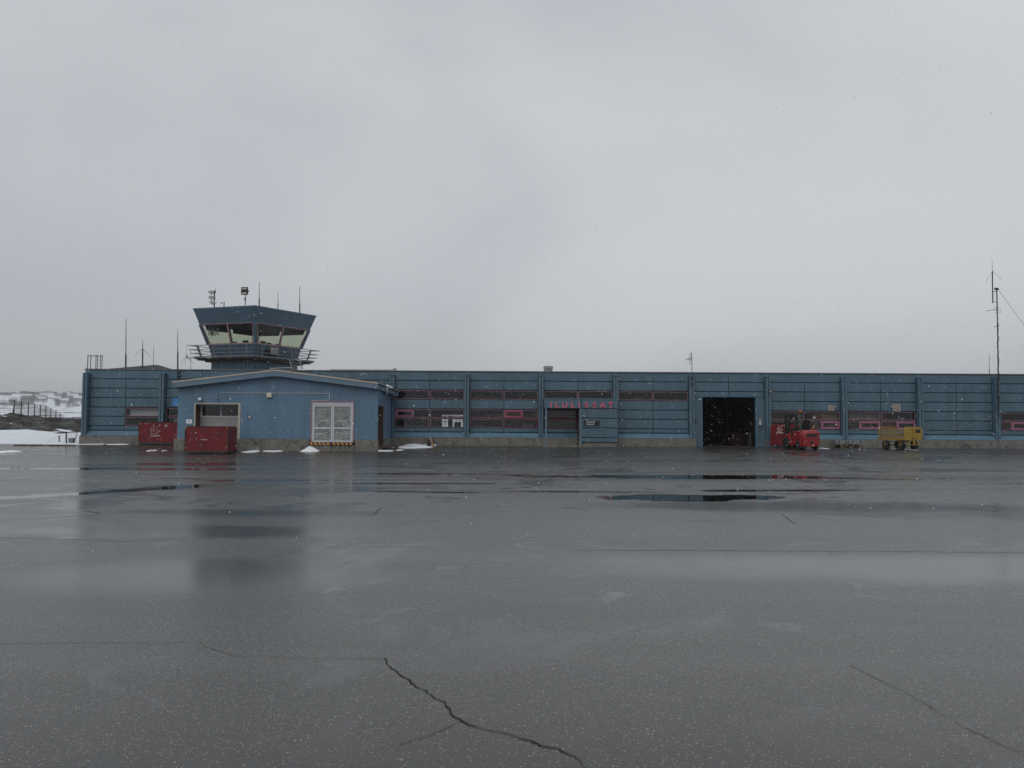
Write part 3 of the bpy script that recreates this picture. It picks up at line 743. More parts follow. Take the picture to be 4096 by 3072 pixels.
# roof: two planes, fascia boards, pale verge trim, gutter edge
def slab(name, pts, th, m, p): 
    q = MB(); q.loft([[tuple(v) for v in pts], [(v[0], v[1], v[2]-th) for v in pts]]); return q.build(name, m, p)
rf = slab('roof', [eL+Vector((0,.02,-.02)), rg+Vector((0,.02,-.02)), rgb, eLb], .12, 'roof_felt', annex)
slab('roof', [rg+Vector((0,.02,-.02)), eR+Vector((-.02,.02,-.02)), Vector((eRb.x, eRb.y, eRb.z-.02)), Vector((rgb.x, eRb.y, rgb.z-.02))], .12, 'roof_felt', annex)
FH = .345; TH = .085
def board(a, c, top, h, th, m, name, p):
    n_ = Vector((c.y-a.y, -(c.x-a.x), 0)).normalized()
    if n_.y > 0 and abs(n_.y) > abs(n_.x): n_ = -n_
    q = MB(); q.loft([[a-Vector((0,0,top)), c-Vector((0,0,top)), c-Vector((0,0,top+h)), a-Vector((0,0,top+h))], [v-n_*th for v in (a-Vector((0,0,top)), c-Vector((0,0,top)), c-Vector((0,0,top+h)), a-Vector((0,0,top+h)))]])
    return q.build(name, m, p)
sh = Vector((0, -.012, 0))
board(eL+sh, rg+sh, TH, FH-TH, .04, 'blue_fascia', 'fascia', rf); board(rg+sh, eR+sh, TH, FH-TH, .04, 'blue_fascia', 'fascia', rf)
sh2 = Vector((0, -.03, .015))
board(eL+sh2, rg+sh2, 0, TH, .07, 'beige_trim', 'verge_trim', rf); board(rg+sh2, eR+sh2, 0, TH, .07, 'beige_trim', 'verge_trim', rf)
board(eR+Vector((.0,-.012,0)), eRb, .10, .25, .04, 'blue_fascia', 'fascia', rf)
q = MB(); q.tube(eR+Vector((.03,.1,-.03)), eRb+Vector((.03,0,-.03)), .055, 8); q.build('eave_edge', 'roof_edge', rf)
MB().box(eL.x-.0, eL.x+.03, YV+.03, YF, eL.z-FH, eL.z-.03).build('fascia', 'blue_fascia', rf)
# soffit
slab('soffit', [eL+Vector((.05,.05,-FH+.10)), rg+Vector((0,.05,-FH+.10)), Vector((rg.x, YA+.1, rg.z-FH+.10)), Vector((eL.x+.05, YA+.1, eL.z-FH+.10))], .02, 'blue_fascia', rf)
slab('soffit', [rg+Vector((0,.05,-FH+.10)), eR+Vector((-.02,.05,-FH+.10)), Vector((eR.x-.02, YA+.1, eR.z-FH+.10)), Vector((rg.x, YA+.1, rg.z-FH+.10))], .02, 'blue_fascia', rf)
# recessed goods door with a glazed top row
gd = MB().box(g0, g1, YA+.66, YA+.72, gfl-.2, za(1666, 870)-.02).build('goods_door', 'grey_door', annex)
yg = YA+.66
for k in range(3):
    zz_ = gfl + (za(1666, 870)-gfl)*(k+.9)/3.6; MB().box(g0+.01, g1-.01, yg-.006, yg-.001, zz_, zz_+.018).build('rib', 'grey_door', gd)
zt0, zt1 = za(1666, 870)-.02, za(1621, 870)
q = MB(); gm = X_(884, yg)
q.box(g0, g1, yg-.005, yg+.06, zt0, zt0+.06).box(g0, g1, yg-.005, yg+.06, zt1, gtop).box(gm-.025, gm+.025, yg-.004, yg+.06, zt0+.06, zt1).box(g0, g0+.12, yg-.004, yg+.06, zt0+.06, zt1)
q.build('glazing_bar', 'white_frame', gd)
for a, c in ((g0+.12, gm-.025), (gm+.025, g1)): MB().box(a, c, yg+.02, yg+.03, zt0+.06, zt1).build('pane', 'window_glass', gd)
MB().box(g0-.2, g1+.2, yg+.9, yg+1.0, gfl, gtop+.2).build('room_wall', 'interior_dark', gd)
gf = MB().box(g0-.09, g0+.0, YA-.03, YA+.66, gfl-.2, gtop+.0).build('goods_door_frame', 'jamb_beige', annex)
MB().box(g0+.0005, g0+.01, YA+.06, YA+.655, gfl-.2, gtop-.001).build('jamb_lining', 'wood_brown', gf)
MB().box(g1, g1+.13, YA-.03, YA+.66, gfl-.2, gtop).build('goods_door_frame', 'jamb_beige', annex)
MB().box(g0-.09, g1+.13, YA-.032, YA+.66, gtop+.001, gtop+.075).build('goods_door_frame', 'jamb_beige', annex)
MB().box(g0, g1, YA-.2, YA+.65, gz(-17, YA)-.1, gfl+.0).build('door_sill', 'concrete', annex)
# glazed double door
dd = MB(); fw = .075
dd.box(d0, d1, YA-.035, YA+.1, dtop-fw, dtop).box(d0, d0+fw, YA-.034, YA+.1, dbot, dtop-fw).box(d1-fw, d1, YA-.034, YA+.1, dbot, dtop-fw)
dd = dd.build('double_door', 'pink_frame', annex)
q = MB(); a0, a1, at0 = d0+fw, d1-fw, dtop-fw
q.box(a0, a1, YA-.02, YA+.08, at0-.13, at0).box(a0, a0+.05, YA-.02, YA+.08, dbot, at0-.13).box(a1-.05, a1, YA-.02, YA+.08, dbot, at0-.13); q.build('inner_frame', 'white_frame', dd)
zmid0, zmid1 = za(1716.5, 1330), za(1709, 1330)
xm = (a0+a1)/2
for lf, (l0, l1) in enumerate(((a0+.055, xm-.006), (xm+.006, a1-.055))):
    zt, zb = at0-.145, dbot+.01; s = .085
    q = MB(); yl = YA-.012
    q.box(l0, l1, yl, yl+.06, zt-s, zt).box(l0, l1, yl, yl+.06, zb, zb+.10).box(l0, l0+s, yl, yl+.06, zb+.10, zt-s).box(l1-s, l1, yl, yl+.06, zb+.10, zt-s).box(l0+s, l1-s, yl+.001, yl+.06, zmid0, zmid1)
    q.build('leaf', 'white_frame', dd)
    MB().box(l0+s, l1-s, yl+.035, yl+.045, zmid1, zt-s).build('pane', 'frosted', dd)
    MB().box(l0+s, l1-s, yl+.035, yl+.045, zb+.10, zmid0).build('pane', 'frosted', dd)
    # rubbed arcs on the panes
    w_ = l1-l0-2*s; c0 = l0+s
    def arc(pts, wd):
        q = MB(); n = 14; P = []
        for i in range(n*(len(pts)-1)//2+1):
            t = i/(n*(len(pts)-1)//2)*(len(pts)-1); k = min(int(t), len(pts)-2); f = t-k
            p0, p1, p2, p3 = pts[max(k-1,0)], pts[k], pts[k+1], pts[min(k+2, len(pts)-1)]
            cm = lambda j: .5*((2*p1[j])+(-p0[j]+p2[j])*f+(2*p0[j]-5*p1[j]+4*p2[j]-p3[j])*f*f+(-p0[j]+3*p1[j]-3*p2[j]+p3[j])*f**3)
            P.append((cm(0), cm(1)))
        for (xa, za_), (xb, zb_) in zip(P, P[1:]):
            w2 = wd*random.uniform(.6, 1.2)
            q.add([(xa, yl+.0335, za_-w2), (xb, yl+.0335, zb_-w2), (xb, yl+.0335, zb_+w2), (xa, yl+.0335, za_+w2)], [(0,1,2,3)])
        q.build('wiper_mark', 'scuff', dd)
    hz = zt-s-zmid1; fl = (lambda u: u) if lf == 0 else (lambda u: 1-u)
    arc([(c0+w_*fl(u), zmid1+hz*v) for u, v in ((.05, .03), (.18, .16), (.40, .31), (.65, .33), (.85, .29), (.97, .05))], .022)
    arc([(c0+w_*fl(u), zmid0-(zmid0-zb-.1)*v) for u, v in ((.03, .42), (.35, .41), (.65, .36), (.85, .24), (.98, .04))], .016)
hz_ = MB().box(d0+.02, d1-.05, YA-.13, YA-.04, za(1780, 1330)+.001, dbot-.004).build('hazard_strip', 'black', dd)
hx0, hx1, hz0, hz1 = d0+.03, d1-.06, za(1780, 1330)+.008, dbot-.012
for k in range(10):
    x = hx0 + (hx1-hx0)*(k+.15)/10; w = .115; sk = .09*(1 if k < 5 else -1)
    MB().add([(x+sk*(sk<0)*-1, YA-.133, hz0), (x+w+sk*(sk<0)*-1, YA-.133, hz0), (x+w+sk*(sk>0)*-1+.0, YA-.133, hz1), (x+sk*(sk>0)*-1, YA-.133, hz1)], [(0,1,2,3)]).build('stripe', 'hazard_orange', dd)
# conduit along the wall
q = MB(); zc1 = za(1572.5, 1100)+.05
A_ = lambda px, py, dy=.03: at(px, py, YA-dy)
q.path([A_(866, 1590), A_(866, 1577), A_(880, 1572)], .011); q.path([A_(880, 1572), A_(1318, 1573.5), A_(1319, 1600), A_(1314, 1601), A_(1246, 1602.5)], .016); q.build('conduit', 'white_frame', annex)
# wooden landing beside the side door
ld = gat(1540, 1797); 
step = thing('door_step', 'low dark timber step outside the side door of the annex', 'step', (ax1+.55, YA+1.0, gz(-7, 46.5)))
for k in range(4): MB().box(ax1+.12, ax1+1.02, YA+.28+.36*k, YA+.28+.36*k+.33, zpl-.44, zpl-.39).build('plank', 'wood_brown', step)
for x in (ax1+.2, ax1+.9): MB().box(x, x+.06, YA+.35, YA+1.65, gz(-7, 46)-.02, zpl-.442).build('bearer', 'wood_brown', step)
# snow and icicle on the eave
p0, p1 = eR.lerp(eRb, .36), eR.lerp(eRb, .56)
q = MB()
for i in range(7):
    p = p0.lerp(p1, i/6); r = .06+.05*math.sin(i*1.9)**2+.03
    q.lathe([(.01, -r*.7), (r, -r*.3), (r*.9, r*.3), (r*.3, r*.6)], (p.x+.02, p.y, p.z+.0), 'z', 8)
q.lathe([(.035, 0), (.02, -.25), (.006, -.62)], (p0.x+.07, p0.y-.05, p0.z-.06), 'z', 6)
single(q, 'snow_clump', 'snow', 'clump of snow with an icicle hanging off the annex eave', 'snow', smooth=True)

# ================================================================ CONTROL TOWER
TC = Vector((-20.5, 63.7)); TS = [Vector((1.1, -3.7)), Vector((4.3, 1.9)), Vector((-1.1, 3.7)), Vector((-4.3, -1.9))]   # near, right, back, left
def ring(s, z): return [Vector((TC.x+s*v.x, TC.y+s*v.y, z)) for v in TS]
ZT, ZW, ZS, ZD = 10.54, 9.34, 7.77, 6.72
tower = thing('control_tower', 'dark blue square control tower cab with outward sloping windows and balcony', 'control tower', (TC.x, TC.y, 5.0))
def lerp_ring(s0, z0, s1, z1, z): t = (z-z0)/(z1-z0); return s0+(s1-s0)*t
sW, sS, sD = .89, .755, .69
q = MB(); q.loft([ring(1.0, ZT), ring(.995, ZT-.12), ring(.90, ZW), ring(.86, ZW), ring(.86, ZT-.1)]); rfx = q.build('roof', 'blue_tower', tower)
q = MB(); q.loft([ring(1.006, ZT+.03), ring(1.006, ZT-.10)]); q.build('roof_lip', 'blue_tower', rfx)
q = MB(); q.loft([ring(sS, ZS-.02), ring(sD, ZD)]); q.build('lower_wall', 'blue_tower', tower)
q = MB(); q.loft([ring(.84, ZW-.02), ring(.84, ZW-.08)]); q.build('ceiling', 'interior_dark', tower)
q = MB(); q.loft([ring(.735, ZS-.35), ring(.735, ZS-.30)]); q.build('floor', 'interior_dark', tower)
# glazing: each face two panes, posts and rose frames
for f in range(4):
    a0, a1 = ring(sS, ZS)[f], ring(sS, ZS)[(f+1) % 4]; b0, b1 = ring(sW, ZW)[f], ring(sW, ZW)[(f+1) % 4]
    P = lambda u, v: (a0.lerp(a1, u)).lerp(b0.lerp(b1, u), v)
    nrm = (a1-a0).cross(b0-a0).normalized(); 
    if nrm.dot(Vector((TC.x, TC.y, 8))-a0) > 0: nrm = -nrm
    wf = MB()
    wf.bar(P(.02, .025)+nrm*.02, P(.98, .025)+nrm*.02, .07, .09).bar(P(.02, .985)+nrm*.02, P(.98, .985)+nrm*.02, .07, .05)
    wf.bar(P(.045, .03)+nrm*.021, P(.035, .98)+nrm*.021, .05, .07, nrm).bar(P(.955, .03)+nrm*.021, P(.965, .98)+nrm*.021, .05, .07, nrm)
    um = .5
    wf.bar(P(um, .03)+nrm*.022, P(um, .98)+nrm*.022, .10, .09, nrm)
    w = wf.build('window_frame', 'pink_frame', tower)
    for u0, u1 in ((.05, um-.01), (um+.01, .95)):
        g_ = MB(); g_.loft([[P(u0, .04), P(u1, .04), P(u1, .97), P(u0, .97)], [P(u0, .04)-nrm*.01, P(u1, .04)-nrm*.01, P(u1, .97)-nrm*.01, P(u0, .97)-nrm*.01]]); g_.build('pane', 'tower_glass', w)
    MB().bar(a0+nrm*.01, b0+nrm*.01, .16, .16, nrm).build('corner_post', 'blue_tower', tower)
    # sun blinds / pale lower glass at the rear faces
    if f in (1, 2):
        iw = MB()
        for u0, u1 in ((.06, .47), (.53, .94)): iw.loft([[P(u0, .72)-nrm*.12, P(u1, .72)-nrm*.12, P(u1, .99)-nrm*.12, P(u0, .99)-nrm*.12], [P(u0, .72)-nrm*.14, P(u1, .72)-nrm*.14, P(u1, .99)-nrm*.14, P(u0, .99)-nrm*.14]])
        iw.build('blind_and_reflection_board', 'interior_dark', w)
# consoles silhouetted inside
ci = ring(.62, ZS)
q = MB(); q.bar(ci[3].lerp(ci[0], .1)+Vector((0,0,-.05)), ci[3].lerp(ci[0], .95)+Vector((0,0,-.05)), .5, .12); q.bar(ci[0].lerp(ci[1], .05)+Vector((0,0,-.05)), ci[0].lerp(ci[1], .9)+Vector((0,0,-.05)), .5, .12); q.build('desk', 'black', tower)
for u, (a, c), hh in ((.45, (3, 0), .22), (.75, (3, 0), .3), (.2, (0, 1), .28), (.35, (0, 1), .22), (.6, (0, 1), .2)):
    p = ci[a].lerp(ci[c], u); d = (ci[c]-ci[a]).normalized(); MB().bar(p-d*.25+Vector((0,0,.01+hh/2)), p+d*.25+Vector((0,0,.01+hh/2)), .06, hh).build('monitor', 'black', tower)
q = MB(); c0_ = ring(.83, ZW-.1)[3]
for k in range(9):
    p = ring(.80, ZW-.1)[3].lerp(ring(.80, ZW-.1)[0], .06+.022*k); q.tube(p, p+Vector((.05*math.sin(k), .1, -.75+.08*math.sin(k*2))), .035, 6)
q.build('curtain', 'curtain', tower)
# stem under the cab: narrow upright boards
sR = ring(.70, 0)
q = MB(); q.loft([ring(.685, 4.9), ring(.685, 6.42)]); st = q.build('stem', 'joint_dark', tower)
for f in range(4):
    a, c = sR[f], sR[(f+1) % 4]; n = 10; d = (c-a)/n
    for k in range(n):
        p, r_ = a+d*(k+.03), a+d*(k+.97)
        MB().bar(Vector((p.x, p.y, 5.72)), Vector((r_.x, r_.y, 5.72)), .05, 1.36).build('board', 'blue_tower', st)
q = MB(); q.loft([ring(.80, 6.40), ring(.80, 6.52)]); q.build('collar', 'dark_metal', tower)
# balcony: deck, posts, leaning rails
q = MB(); q.loft([ring(.965, 6.62), ring(.965, 6.70)]); dk = q.build('balcony_deck', 'dark_metal', tower)
q = MB(); q.loft([ring(.92, 6.52), ring(.92, 6.615)]); q.build('balcony_beam', 'black', dk)
ZB = 6.73
for f in range(4):
    for k, (sv, zv) in enumerate(((.985, ZB+.04), (1.003, ZB+.32), (1.022, ZB+.60), (1.045, ZB+.92))):
        r_ = ring(sv, zv); a, c = r_[f], r_[(f+1) % 4]; e = (c-a).normalized()*.25
        if k == 0: MB().bar(a, c, .06, .10).build('kick_rail', 'rail_grey', tower)
        else: MB().bar(a-e*.6, c+e*.6, .035, .05).build('rail', 'rail_grey', tower)
    for u in (.12, .37, .63, .88):
        p0 = ring(.962, ZB-.12)[f].lerp(ring(.962, ZB-.12)[(f+1) % 4], u); p1 = ring(1.05, ZB+.95)[f].lerp(ring(1.05, ZB+.95)[(f+1) % 4], u)
        d = (ring(1, 0)[(f+1) % 4]-ring(1, 0)[f]).normalized()
        MB().bar(p0, p1, .11, .05, d.cross(Vector((0,0,1)))).build('rail_post', 'rail_grey', tower)

# ================================================================ things on the tower and roofs
def whip(px, y0, y1, Y, label, r=.018, r2=.008, name='whip_antenna', split=.35, z0=None, radials=0, group=None, m='dark_metal'):
    a, c = at(px, y0, Y), at(px, y1, Y)
    if z0 is not None: a.z = z0
    o = thing(name, label, 'antenna', tuple(a), group=group)
    k = a.lerp(c, split)
    MB().tube(a, k, r*1.6, 8).build('base_tube', m, o); MB().tube(k, c, r, 6, r2).build('rod', m, o)
    for i in range(radials):
        t = 2*math.pi*i/radials+.4; MB().tube(k, k+Vector((math.cos(t)*.55, math.sin(t)*.55, -.55)), .009, 4).build('radial', m, o)
    return o
ZTR = ZT+.03
whip(1037, 1222, 1127, 61.2, 'tall whip antenna on the tower roof, leftmost of its three', .03, .018, z0=ZTR)
whip(1112, 1236, 1170, 62.4, 'shortest whip antenna on the tower roof, between two longer ones', .022, .014, z0=ZTR)
whip(1199, 1252, 1143, 64.0, 'whip antenna nearest the right corner of the tower roof', .03, .018, z0=ZTR)
RZ = Z_TOP
whip(504, 1467, 1275, 56, 'tall slim antenna on the roof left of the tower', .035, .018, z0=RZ)
whip(571, 1462, 1355, 57, 'short antenna with drooping radials on the left end of the roof', .03, .008, z0=RZ, radials=4, split=.72)
whip(615, 1460, 1380, 58, 'thin plain rod antenna behind the dark hump on the roof', .018, .012, z0=RZ)
whip(764, 1470, 1395, 57, 'very thin rod antenna just left of the tower stem', .012, .008, z0=RZ)
o = whip(711, 1520, 1321, YP-.12, 'tall antenna clamped to the wall beside the annex roof', .030, .012, split=.56)
for y_ in (1484, 1503):
    p = at(711, y_, YP-.12); MB().tube(p+Vector((.0,.0,0)), p+Vector((.16,.1,0)), .05, 8).build('clamp', 'dark_metal', o)
p0, p1 = at(772, 1433, 61.3), at(747, 1432, 61.3)
o = thing('outrigger_antenna', 'antenna on an arm reaching out from the left of the tower balcony', 'antenna', tuple(p0))
MB().tube(p0, p1, .03, 6).build('arm', 'dark_metal', o); MB().tube(p1, at(747, 1420, 61.3), .035, 6).build('base_tube', 'dark_metal', o); MB().tube(at(747, 1420, 61.3), at(747, 1378, 61.3), .012, 5).build('rod', 'dark_metal', o)
for dx, dy in ((-22, 32), (-8, 34), (26, 36), (14, 22)): MB().tube(at(747, 1420, 61.3), at(747+dx, 1420+dy, 61.3+dx*.01), .010, 4).build('radial', 'dark_metal', o)

# floodlights
o = thing('floodlight_mast', 'mast with three stacked grey floodlights on the tower roof', 'floodlight', tuple(at(855, 1230, 62.0).xy)+(ZTR,))
pb = at(857, 1228, 62.0); pt = at(858, 1163, 62.0); MB().tube((pb.x, pb.y, ZTR), pt, .05, 8).build('pole', 'dark_metal', o)
for px, py in ((846.5, 1169), (846.5, 1190), (850, 1209)):
    c = at(px, py, 61.9); h = MB(); h.loft([[(c.x-.20, c.y-.12, c.z-.10), (c.x+.19, c.y-.12, c.z-.12), (c.x+.19, c.y-.12, c.z+.12), (c.x-.20, c.y-.12, c.z+.10)], [(c.x-.16, c.y+.12, c.z-.07), (c.x+.17, c.y+.12, c.z-.07), (c.x+.17, c.y+.12, c.z+.09), (c.x-.16, c.y+.12, c.z+.09)]])
    hd = h.build('lamp_head', 'lens_grey', o); MB().box(c.x-.06, c.x+.06, c.y-.1, c.y+.05, c.z-.17, c.z-.11).build('ballast', 'black', hd); MB().bar((c.x+.2, c.y, c.z-.12), (c.x+.32, c.y, c.z-.02), .03, .04).build('bracket', 'black', hd)
c = at(862, 1160, 62); MB().tube(c+Vector((0,0,-.2)), c+Vector((.0,0,.12)), .035, 6, .02).build('obstruction_light', 'galv', o)
o = thing('floodlight_mast', 'single black floodlight panel with two pale lamps on the tower roof', 'floodlight', tuple(at(981, 1224, 61).xy)+(ZTR,))
pb = at(981, 1222, 61); pt = at(983, 1180, 61); MB().tube((pb.x, pb.y, ZTR), pt, .04, 8).build('pole', 'galv', o)
c = at(977.5, 1163.5, 60.9); MB().box(c.x-.26, c.x+.26, c.y-.02, c.y+.1, c.z-.30, c.z+.30).build('panel', 'black', o, bevel=.02)
for dz in (-.19, .17): MB().box(c.x-.2, c.x+.19, c.y-.05, c.y-.021, c.z+dz-.065, c.z+dz+.065).build('lamp_lens', 'lens_grey', o)
c = at(979, 1197, 60.9); MB().lathe([(.03, -.1), (.08, .1)], tuple(c), 'z', 8).build('speaker_horn', 'galv', o)
c = at(993, 1165, 61); MB().lathe([(.05, -.06), (.07, 0), (.05, .06)], tuple(c), 'z', 8).build('photocell', 'dark_metal', o)
o = thing('wind_sensor', 'small wind sensor post on the tower roof between the floodlights', 'wind sensor', tuple(at(897, 1227, 61.6).xy)+(ZTR,))
pb = at(896.5, 1208, 61.6); MB().tube((pb.x, pb.y, ZTR), pb, .045, 8).build('post', 'galv', o); MB().tube(pb+Vector((0,0,-.08)), pb+Vector((-.2,0,-.08)), .02, 6).build('arm', 'galv', o)
MB().lathe([(.03, -.06), (.07, 0), (.03, .06)], tuple(pb+Vector((-.22,0,-.07))), 'z', 8).build('cup', 'galv', o)

# air conditioner on the right face of the cab
fa, fb_ = ring(.70, 7.2)[0], ring(.70, 7.2)[1]; dv = (fb_-fa).normalized(); nv = dv.cross(Vector((0,0,1)))
c = fa + dv*1.55 + nv*.42; c.z = 7.28
o = thing('air_conditioner', 'beige outdoor air conditioner unit hung on the tower below its windows', 'air conditioner', (c.x, c.y, c.z-.28), math.atan2(dv.y, dv.x), world=False)
MB().box(-.40, .40, -.15, .15, 0, .56).build('casing', 'jamb_beige', o, bevel=.015)
MB().box(-.34, .36, -.165, -.151, .05, .51).build('grille', 'lens_grey', o); MB().box(-.38, .38, -.1, .3, -.06, -.005).build('bracket', 'black', o)
for k in range(6): MB().box(-.33, .35, -.175, -.166, .08+.07*k, .10+.07*k).build('slat', 'galv', o)
MB().box(-.62, -.405, -.08, .1, .02, .5).build('pipe_cover', 'black', o)
# ladder from the balcony to the roof
o = thing('roof_ladder', 'short grey metal ladder from the tower balcony down to the roof', 'ladder', tuple(at(1168, 1473, 60.6)))
l0, l1, r0, r1 = at(1157, 1440, 62.3), at(1168, 1475, 60.6), at(1199, 1446, 62.9), at(1210, 1475, 61.2)
MB().bar(l0, l1, .07, .05).build('stile', 'galv', o); MB().bar(r0, r1, .07, .05).build('stile', 'galv', o)
for t in (.3, .62, .9): MB().bar(l0.lerp(l1, t), r0.lerp(r1, t), .08, .04).build('rung', 'galv', o)
MB().tube(at(1167, 1396, 63), at(1167, 1452, 63), .02, 5).build('cable_drop', 'galv', o)
o = thing('mushroom_vent', 'white domed mushroom vent on the roof below the tower balcony', 'vent', (at(1114, 1470, 57).x, 57, RZ))
c = at(1114, 1470, 57); MB().lathe([(.20, 0), (.20, .12), (.16, .14), (.16, .2)], (c.x, c.y, RZ), 'z', 14).build('collar', 'galv', o)
MB().lathe([(.24, .15), (.23, .22), (.18, .38), (.10, .42)], (c.x, c.y, RZ), 'z', 14).build('cap', 'white_paint', o, smooth=False)
o = thing('rail_frame', 'grey handrail bar lying on the roof below the tower ladder', 'handrail', tuple(at(1120, 1475, 56)))
MB().tube(at(1078, 1474, 56), at(1168, 1471, 56), .035, 6).build('bar', 'galv', o); MB().tube(at(1078, 1474, 56), at(1080, 1480, 56), .03, 6).build('foot', 'galv', o); MB().tube(at(1166, 1471, 56), at(1166, 1480, 56), .03, 6).build('foot', 'galv', o)
# dark hipped hump on the roof at the left
q = MB(); A = lambda px, py, Y: at(px, py, Y)
q.loft([[A(405, 1477, 56), A(690, 1477, 56), A(690, 1477, 64), A(405, 1477, 64)], [A(612, 1460, 59), A(634, 1460, 59), A(634, 1460, 61.5), A(612, 1460, 61.5)]]); q.build('roof_hump', 'roof_felt', term)
# small lattice rack at the left roof corner
o = thing('lattice_rack', 'small open frame of lattice legs on the left corner of the roof', 'frame', (at(378, 1474, 54).x, 54, RZ))
legs = [(350, 54), (362, 55.6), (386, 54), (404, 55.2)]
tops = []
for px, Y in legs:
    a, c = at(px, 1474, Y), at(px+2, 1419, Y); a.z = RZ; tops.append(c+Vector((0,0,-.08))); q = MB()
    if px > 370:
        for s in (-.06, .06): q.tube(a+Vector((s,0,0)), c+Vector((s,0,0)), .022, 5)
        for k in range(6): z = a.z+(c.z-a.z)*k/6; q.bar((a.x-.07, Y, z+.05), (a.x+.07, Y, z+.05), .03, .03)
    else: q.tube(a, c, .028, 5)
    q.build('leg', 'dark_metal', o)
for i, j in ((0, 1), (1, 3), (3, 2), (2, 0)): MB().tube(tops[i], tops[j], .02, 5).build('top_bar', 'dark_metal', o)
# chimney vent
c = at(2193, 1484, 53); o = thing('roof_vent', 'round capped metal chimney vent on the roof above the entrance', 'vent', (c.x, 53, RZ))
for a, h0, h1, r in (('duct', 0, .26, .29),): MB().lathe([(r, h0), (r, h1-.03), (r+.02, h1-.03), (r+.02, h1)], (c.x, 53, RZ), 'z', 20).build(a, 'galv', o)
MB().lathe([(.25, .26), (.25, .31), (.33, .33), (.33, .47), (.29, .50), (.1, .53)], (c.x, 53, RZ), 'z', 20).build('cap', 'alu', o)
# aerial at the goods door pilaster
Y = YF-.05; o = thing('yagi_aerial', 'thin pole with a small comb-like aerial above the goods door', 'antenna', tuple(at(2769, 1540, Y)))
a, c = at(2769, 1542, Y), at(2766.5, 1408, Y); MB().tube(a, c, .02, 6).build('pole', 'dark_metal', o)
for py in (1511, 1536): p = at(2768, py, Y); MB().box(p.x-.09, p.x+.09, p.y-.03, p.y+.06, p.z-.025, p.z+.025).build('clamp', 'dark_metal', o)
b0, b1 = at(2744, 1439, Y-.2), at(2771, 1432, Y+.1); MB().tube(b0, b1, .014, 5).build('boom', 'dark_metal', o)
for k in range(6):
    p = b0.lerp(b1, .05+.16*k); h = .07+.012*k; MB().tube(p+Vector((0,-.1,-h)), p+Vector((0,.1,h)), .008, 4).build('element', 'dark_metal', o)
p = b0.lerp(b1, .62); MB().path([p+Vector((-.05,0,-.35)), p+Vector((-.05,0,.33)), p+Vector((.03,0,.33)), p+Vector((.03,0,-.35)), p+Vector((-.05,0,-.35))], .008, 4).build('loop', 'dark_metal', o)
# big mast at the right
Y = YF-.10; mx = lambda py: 3993 + (py-1500)*.008*-1*-1
mast = thing('radio_mast', 'tall cable-wrapped radio mast clamped to the pilaster at right', 'mast', tuple(at(3993, 1540, Y)))
P_m = [at(3995, 1640, Y), at(3993, 1500, Y), at(3991, 1330, Y), at(3987, 1160, Y)]
MB().path(P_m, .035, 8).build('pole', 'dark_metal', mast)
q = MB(); rnd = random.Random(4); prev = None
for i in range(40):
    py = 1660 - 9.4*i; p = at(3993+ (py-1500)*.012 + rnd.uniform(-2.2, 2.2), py, Y-.05)
    if prev: q.tube(prev, p, .038, 6)
    prev = p
q.build('cable_bundle', 'black', mast)
MB().path([at(3971, 1213, Y), at(3969.5, 1085, Y)], .035, 8).build('upper_tube', 'dark_metal', mast)
MB().tube(at(3969.5, 1085, Y), at(3968, 1035, Y), .012, 5, .006).build('rod', 'dark_metal', mast)
for dx, dy in ((-28, 44), (38, 36)): MB().tube(at(3970, 1084, Y), at(3970+dx, 1084+dy, Y), .007, 4).build('radial', 'dark_metal', mast)
for py in (1166, 1208): MB().tube(at(3970, py, Y), at(3988, py-1, Y), .018, 5).build('spacer', 'dark_metal', mast)
MB().tube(at(3979, 1155, Y), at(3993, 1156, Y), .07, 8).build('head_clamp', 'black', mast)
MB().tube(at(3945, 1244, Y-.4), at(3994, 1236, Y+.2), .016, 5).build('boom', 'dark_metal', mast)
for px, py in ((3974, 1228), (3978, 1246), (3990, 1232), (3994, 1246)): MB().path([at(px, py-4, Y-.2), at(px+12, py-2, Y+.1), at(px+11, py+5, Y+.1), at(px-1, py+3, Y-.2)], .007, 4).build('dipole', 'dark_metal', mast)
MB().tube(at(3977, 1308, Y), at(3988, 1305, Y), .018, 5).build('step_peg', 'dark_metal', mast)
o = MB().tube(at(3993, 1158, Y), at(4400, 1720, YF+6), .010, 5); single(o, 'guy_wire', 'dark_metal', 'thin guy wire running from the mast top down to the right', 'wire')
whip(3957, 1493, 1416, 53.5, 'short thin rod antenna on the roof left of the right mast', .016, .012, z0=RZ)
pts = []
a, c = at(3998, 1648, Y-.05), at(3650, 1729, 48.9)
for i in range(17):
    t = i/16; p = a.lerp(c, t); p.z -= 4*t*(1-t)*.42; pts.append(p)
q = MB().path(pts, .010, 5); single(q, 'slack_cable', 'galv', 'pale slack cable drooping from the mast to the yellow cart', 'cable')
p = at(4002, 1647, Y-.08)
single(MB().box(p.x-.09, p.x+.09, p.y-.05, p.y+.04, p.z-.03, p.z+.03).tube(p+Vector((-.14,0,-.02)), p+Vector((.14,0,.03)), .015, 6), 'cable_hook', 'galv', 'grey metal cable hook on the mast at window height', 'hook')
